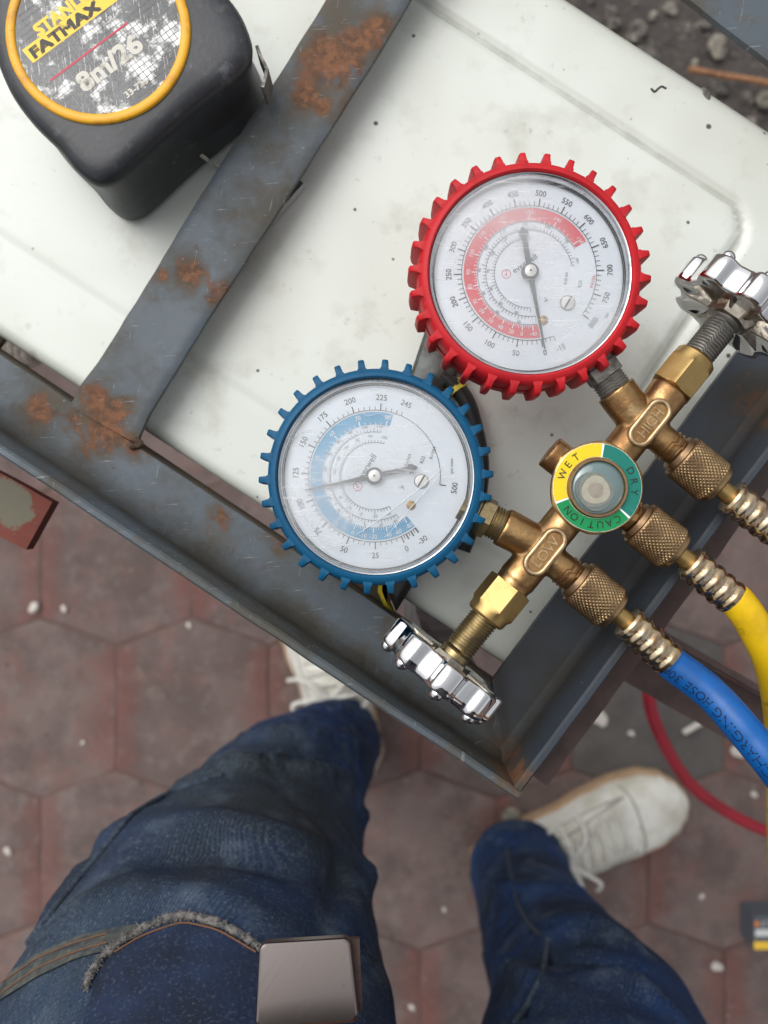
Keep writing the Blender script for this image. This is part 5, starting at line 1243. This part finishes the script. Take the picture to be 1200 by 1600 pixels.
# --- shoes
def shoe(name, heel, toe, width, m_up, laces=True, flip=1):
    heel, toe = Vector((heel.x, heel.y, 0)), Vector((toe.x, toe.y, 0)); ex = (toe - heel); L = ex.length; ex.normalize(); ey = Vector((-ex.y, ex.x, 0)) * flip
    def hwid(t):    # inner/outer half widths along the length
        base = [(0, .10), (.03, .55), (.10, .74), (.25, .76), (.42, .78), (.58, .92), (.70, 1.0), (.82, .96), (.91, .78), (.965, .52), (.99, .28), (1, .08)]
        for (a, x), (b_, y) in zip(base[:-1], base[1:]):
            if t <= b_: f = (t - a) / (b_ - a); f = f * f * (3 - 2 * f); return width / 2 * (x + (y - x) * f)
        return .01
    def hgt(t):
        base = [(0, .085), (.08, .098), (.2, .100), (.34, .100), (.48, .090), (.62, .072), (.75, .058), (.88, .052), (.96, .044), (1, .034)]
        for (a, x), (b_, y) in zip(base[:-1], base[1:]):
            if t <= b_: return x + (y - x) * (t - a) / (b_ - a)
        return .03
    def bendy(t): return .012 * math.sin(t * 2.6 - .6)
    def surf(t, a):   # a from 0 (one side) to pi (other side) over the top
        hw_ = hwid(t) * .95; H_ = hgt(t); c = math.cos(a); s_ = math.sin(a)
        y = hw_ * math.copysign(abs(c) ** .72, c); z = .018 + (H_ - .018) * abs(s_) ** .75
        return heel + ex * (L * t) + ey * (y + bendy(t)) + Z3 * z
    u = MB(); nt, na_ = 60, 28; vs = []; fs = []
    for i in range(nt + 1):
        t = .004 + .992 * (1 - math.cos(math.pi * i / nt)) / 2
        for j in range(na_ + 1): 
            p = surf(t, math.pi * j / na_); q_ = .0012 * noise.noise(p * 38); vs.append(p + Z3 * q_)
    k = na_ + 1
    for i in range(nt):
        for j in range(na_): fs.append((i * k + j, (i + 1) * k + j, (i + 1) * k + j + 1, i * k + j + 1))
        fs.append((i * k, i * k + na_, (i + 1) * k + na_, (i + 1) * k))
    fs.append(tuple(range(k))); fs.append(tuple(nt * k + j for j in range(k)))
    up_ = u.add(vs, fs).build('shoe', m_up, person, ang=60, weld=False)
    s_ = MB(); ou = []
    for i in range(41): t = (1 - math.cos(math.pi * i / 40)) / 2; ou.append((t, 1))
    for i in range(39, 0, -1): t = (1 - math.cos(math.pi * i / 40)) / 2; ou.append((t, -1))
    vs = []; fs = []; lv_ = [(.0005, .96), (.004, 1.03), (.016, 1.05), (.026, 1.03), (.027, .95)]
    for z, sc_ in lv_:
        for t, sg_ in ou:
            tt = .5 + (t - .5) * (1 + .012 * sc_); vs.append(heel + ex * (L * tt) + ey * (hwid(min(1, max(0, t))) * sg_ * sc_ + bendy(t)) + Z3 * (z + (.004 if t > .93 else 0) * (z < .01)))
    k = len(ou)
    for i in range(len(lv_) - 1):
        for j in range(k): m_ = (j + 1) % k; fs.append((i * k + j, i * k + m_, (i + 1) * k + m_, (i + 1) * k + j))
    fs.append(tuple(range(k))[::-1]); fs.append(tuple((len(lv_) - 1) * k + j for j in range(k)))
    s_.add(vs, fs).build('sole', M['sole'], up_, ang=50, weld=False)
    # stitched seams, tongue and laces
    e_ = MB()
    def arc(pts, r): e_.tube([surf(t, a) + Z3 * .0006 for t, a in pts], r, 8)
    arc([(.70 + .06 * math.sin(a) , a) for a in [math.pi * (.12 + .76 * j / 24) for j in range(25)]], .0012)
    for sg_ in (-1, 1): arc([(.30 + .42 * j / 20, math.pi / 2 + sg_ * (.62 + .25 * (j / 20 - .5) ** 2)) for j in range(21)], .0014)
    for sg_ in (-1, 1): arc([(.32 + .40 * j / 16, math.pi / 2 + sg_ * (1.15 - .45 * j / 16)) for j in range(17)], .0011)
    e_.build('seams', M['shoe_grey'], up_, weld=False)
    l_ = MB()
    for k_ in range(6):
        t = .40 + .052 * k_
        for sg_ in (-1, 1):
            pts = [surf(t + .03 * j / 8 * 1, math.pi / 2 + sg_ * (.55 - 1.1 * j / 8)) + Z3 * (.003 + .003 * math.sin(math.pi * j / 8)) for j in range(9)]; l_.tube(pts, .0027, 8, flat=.6)
    b0 = surf(.40, math.pi / 2) + Z3 * .006
    for sg_, ln in ((-1, .045), (1, .05)):
        pts = catmull([b0, b0 + ey * sg_ * ln * .5 + ex * .006 + Z3 * .012, b0 + ey * sg_ * ln + ex * .0 - Z3 * .004, b0 + ey * sg_ * ln * .8 - ex * .014 - Z3 * .004, b0], 8); l_.tube(pts, .0028, 8)
        pts = catmull([b0, b0 + ey * sg_ * .03 + ex * .03 + Z3 * .004, b0 + ey * sg_ * .055 + ex * .028 - Z3 * .03], 8); l_.tube(pts, .0028, 8)
    l_.build('laces', M['lace'], up_, weld=False)
    tg = MB(); pts = [surf(.36 + .34 * j / 14, math.pi / 2) + Z3 * .0006 for j in range(15)]
    tg.tube(pts, [.016 - .004 * j / 14 for j in range(15)], 12, flat=1.0); 
    for i, v in enumerate(tg.v): tg.v[i] = v
    return up_
shoe('shoe', W(738, 1366, .03), W(1078, 1262, .03), .111, M['shoe'])
shoe('shoe', W(548, 1215, .03), W(500, 868, .03), .118, M['shoe'], flip=1)

# --- body (mostly outside the picture): one continuous mesh, shirt and hair over it
bb = MB()
limb(bb, LL, .78); limb(bb, RL, .78)
bb.tube([(-.02, -.345, .84), (-.02, -.36, 1.0), (-.025, -.375, 1.15), (-.03, -.385, 1.30), (-.03, -.39, 1.40)], [.125, .118, .13, .145, .10], 28, flat=1.15)
bb.tube([(-.03, -.39, 1.38), (-.03, -.385, 1.46), (-.03, -.37, 1.56)], [.06, .055, .055], 20)
bb.ball((-.03, -.365, 1.60), .10, 24, 18, (.80, 1.0, 1.18)); bb.ball((-.03, -.27, 1.585), .018, 12, 8, (.8, 1, 1.2)); bb.ball((-.03, -.33, 1.53), .06, 16, 10, (.8, .9, .8))
for sx in (-1, 1):
    bb.ball((-.03 + sx * .082, -.37, 1.59), .022, 12, 8, (.4, .8, 1.4))
    sh = Vector((-.03 + sx * .165, -.39, 1.385)); el = Vector((-.03 + sx * .265, -.44, 1.12)); wr = Vector((-.03 + sx * .33, -.42, .87)); hd = wr + Vector((sx * .012, .02, -.085))
    bb.tube([sh, sh.lerp(el, .5), el, el.lerp(wr, .4), wr, wr.lerp(hd, .6), hd], [.058, .048, .040, .040, .028, .034, .030], 18, flat=.85)
    bb.ball(sh, .06, 16, 10)
    for k in range(4):
        f0 = hd + Vector((sx * .002, -.026 + .018 * k, .0)); L_ = (.062, .075, .080, .070)[k]
        bb.tube([f0, f0 + Vector((-sx * .004, .006, -.5 * L_)), f0 + Vector((-sx * .018, .010, -L_))], [.0105, .0095, .0075], 10)
    bb.tube([wr.lerp(hd, .35) + Vector((0, .022, 0)), wr.lerp(hd, .8) + Vector((-sx * .006, .052, 0)), wr.lerp(hd, 1.25) + Vector((-sx * .012, .062, 0))], [.014, .011, .009], 10)
bme = remeshed(bb, .006, 5, .5)
mesh_obj('body', bme, M['skin'], person)
sb = MB()
sb.tube([(-.02, -.345, .875), (-.02, -.36, 1.0), (-.025, -.375, 1.15), (-.03, -.385, 1.30), (-.03, -.39, 1.42)], [.138, .134, .143, .158, .10], 32, flat=1.17)
for sx in (-1, 1):
    sh = Vector((-.03 + sx * .165, -.39, 1.385)); el = Vector((-.03 + sx * .265, -.44, 1.12)); sb.tube([sh + Vector((-sx * .06, 0, .01)), sh, sh.lerp(el, .5), sh.lerp(el, .75)], [.07, .072, .062, .06], 20)
sme = remeshed(sb, .008, 6, .5); mesh_obj('shirt', sme, M['shirt'], person)
hb_ = MB(); hb_.ball((-.03, -.378, 1.622), .104, 24, 16, (.84, 1.02, 1.04)); hme = remeshed(hb_, .008, 2, .5); mesh_obj('hair', hme, M['hair'], person)
for sx in (-1, 1): MB().ball((-.03 + sx * .032, -.275, 1.61), .011, 12, 8).build('eye', M['chip'], person)
MB().ball((-.03, -.272, 1.548), .018, 14, 8, (1.3, .5, .35)).build('mouth', M['boot_red'], person)
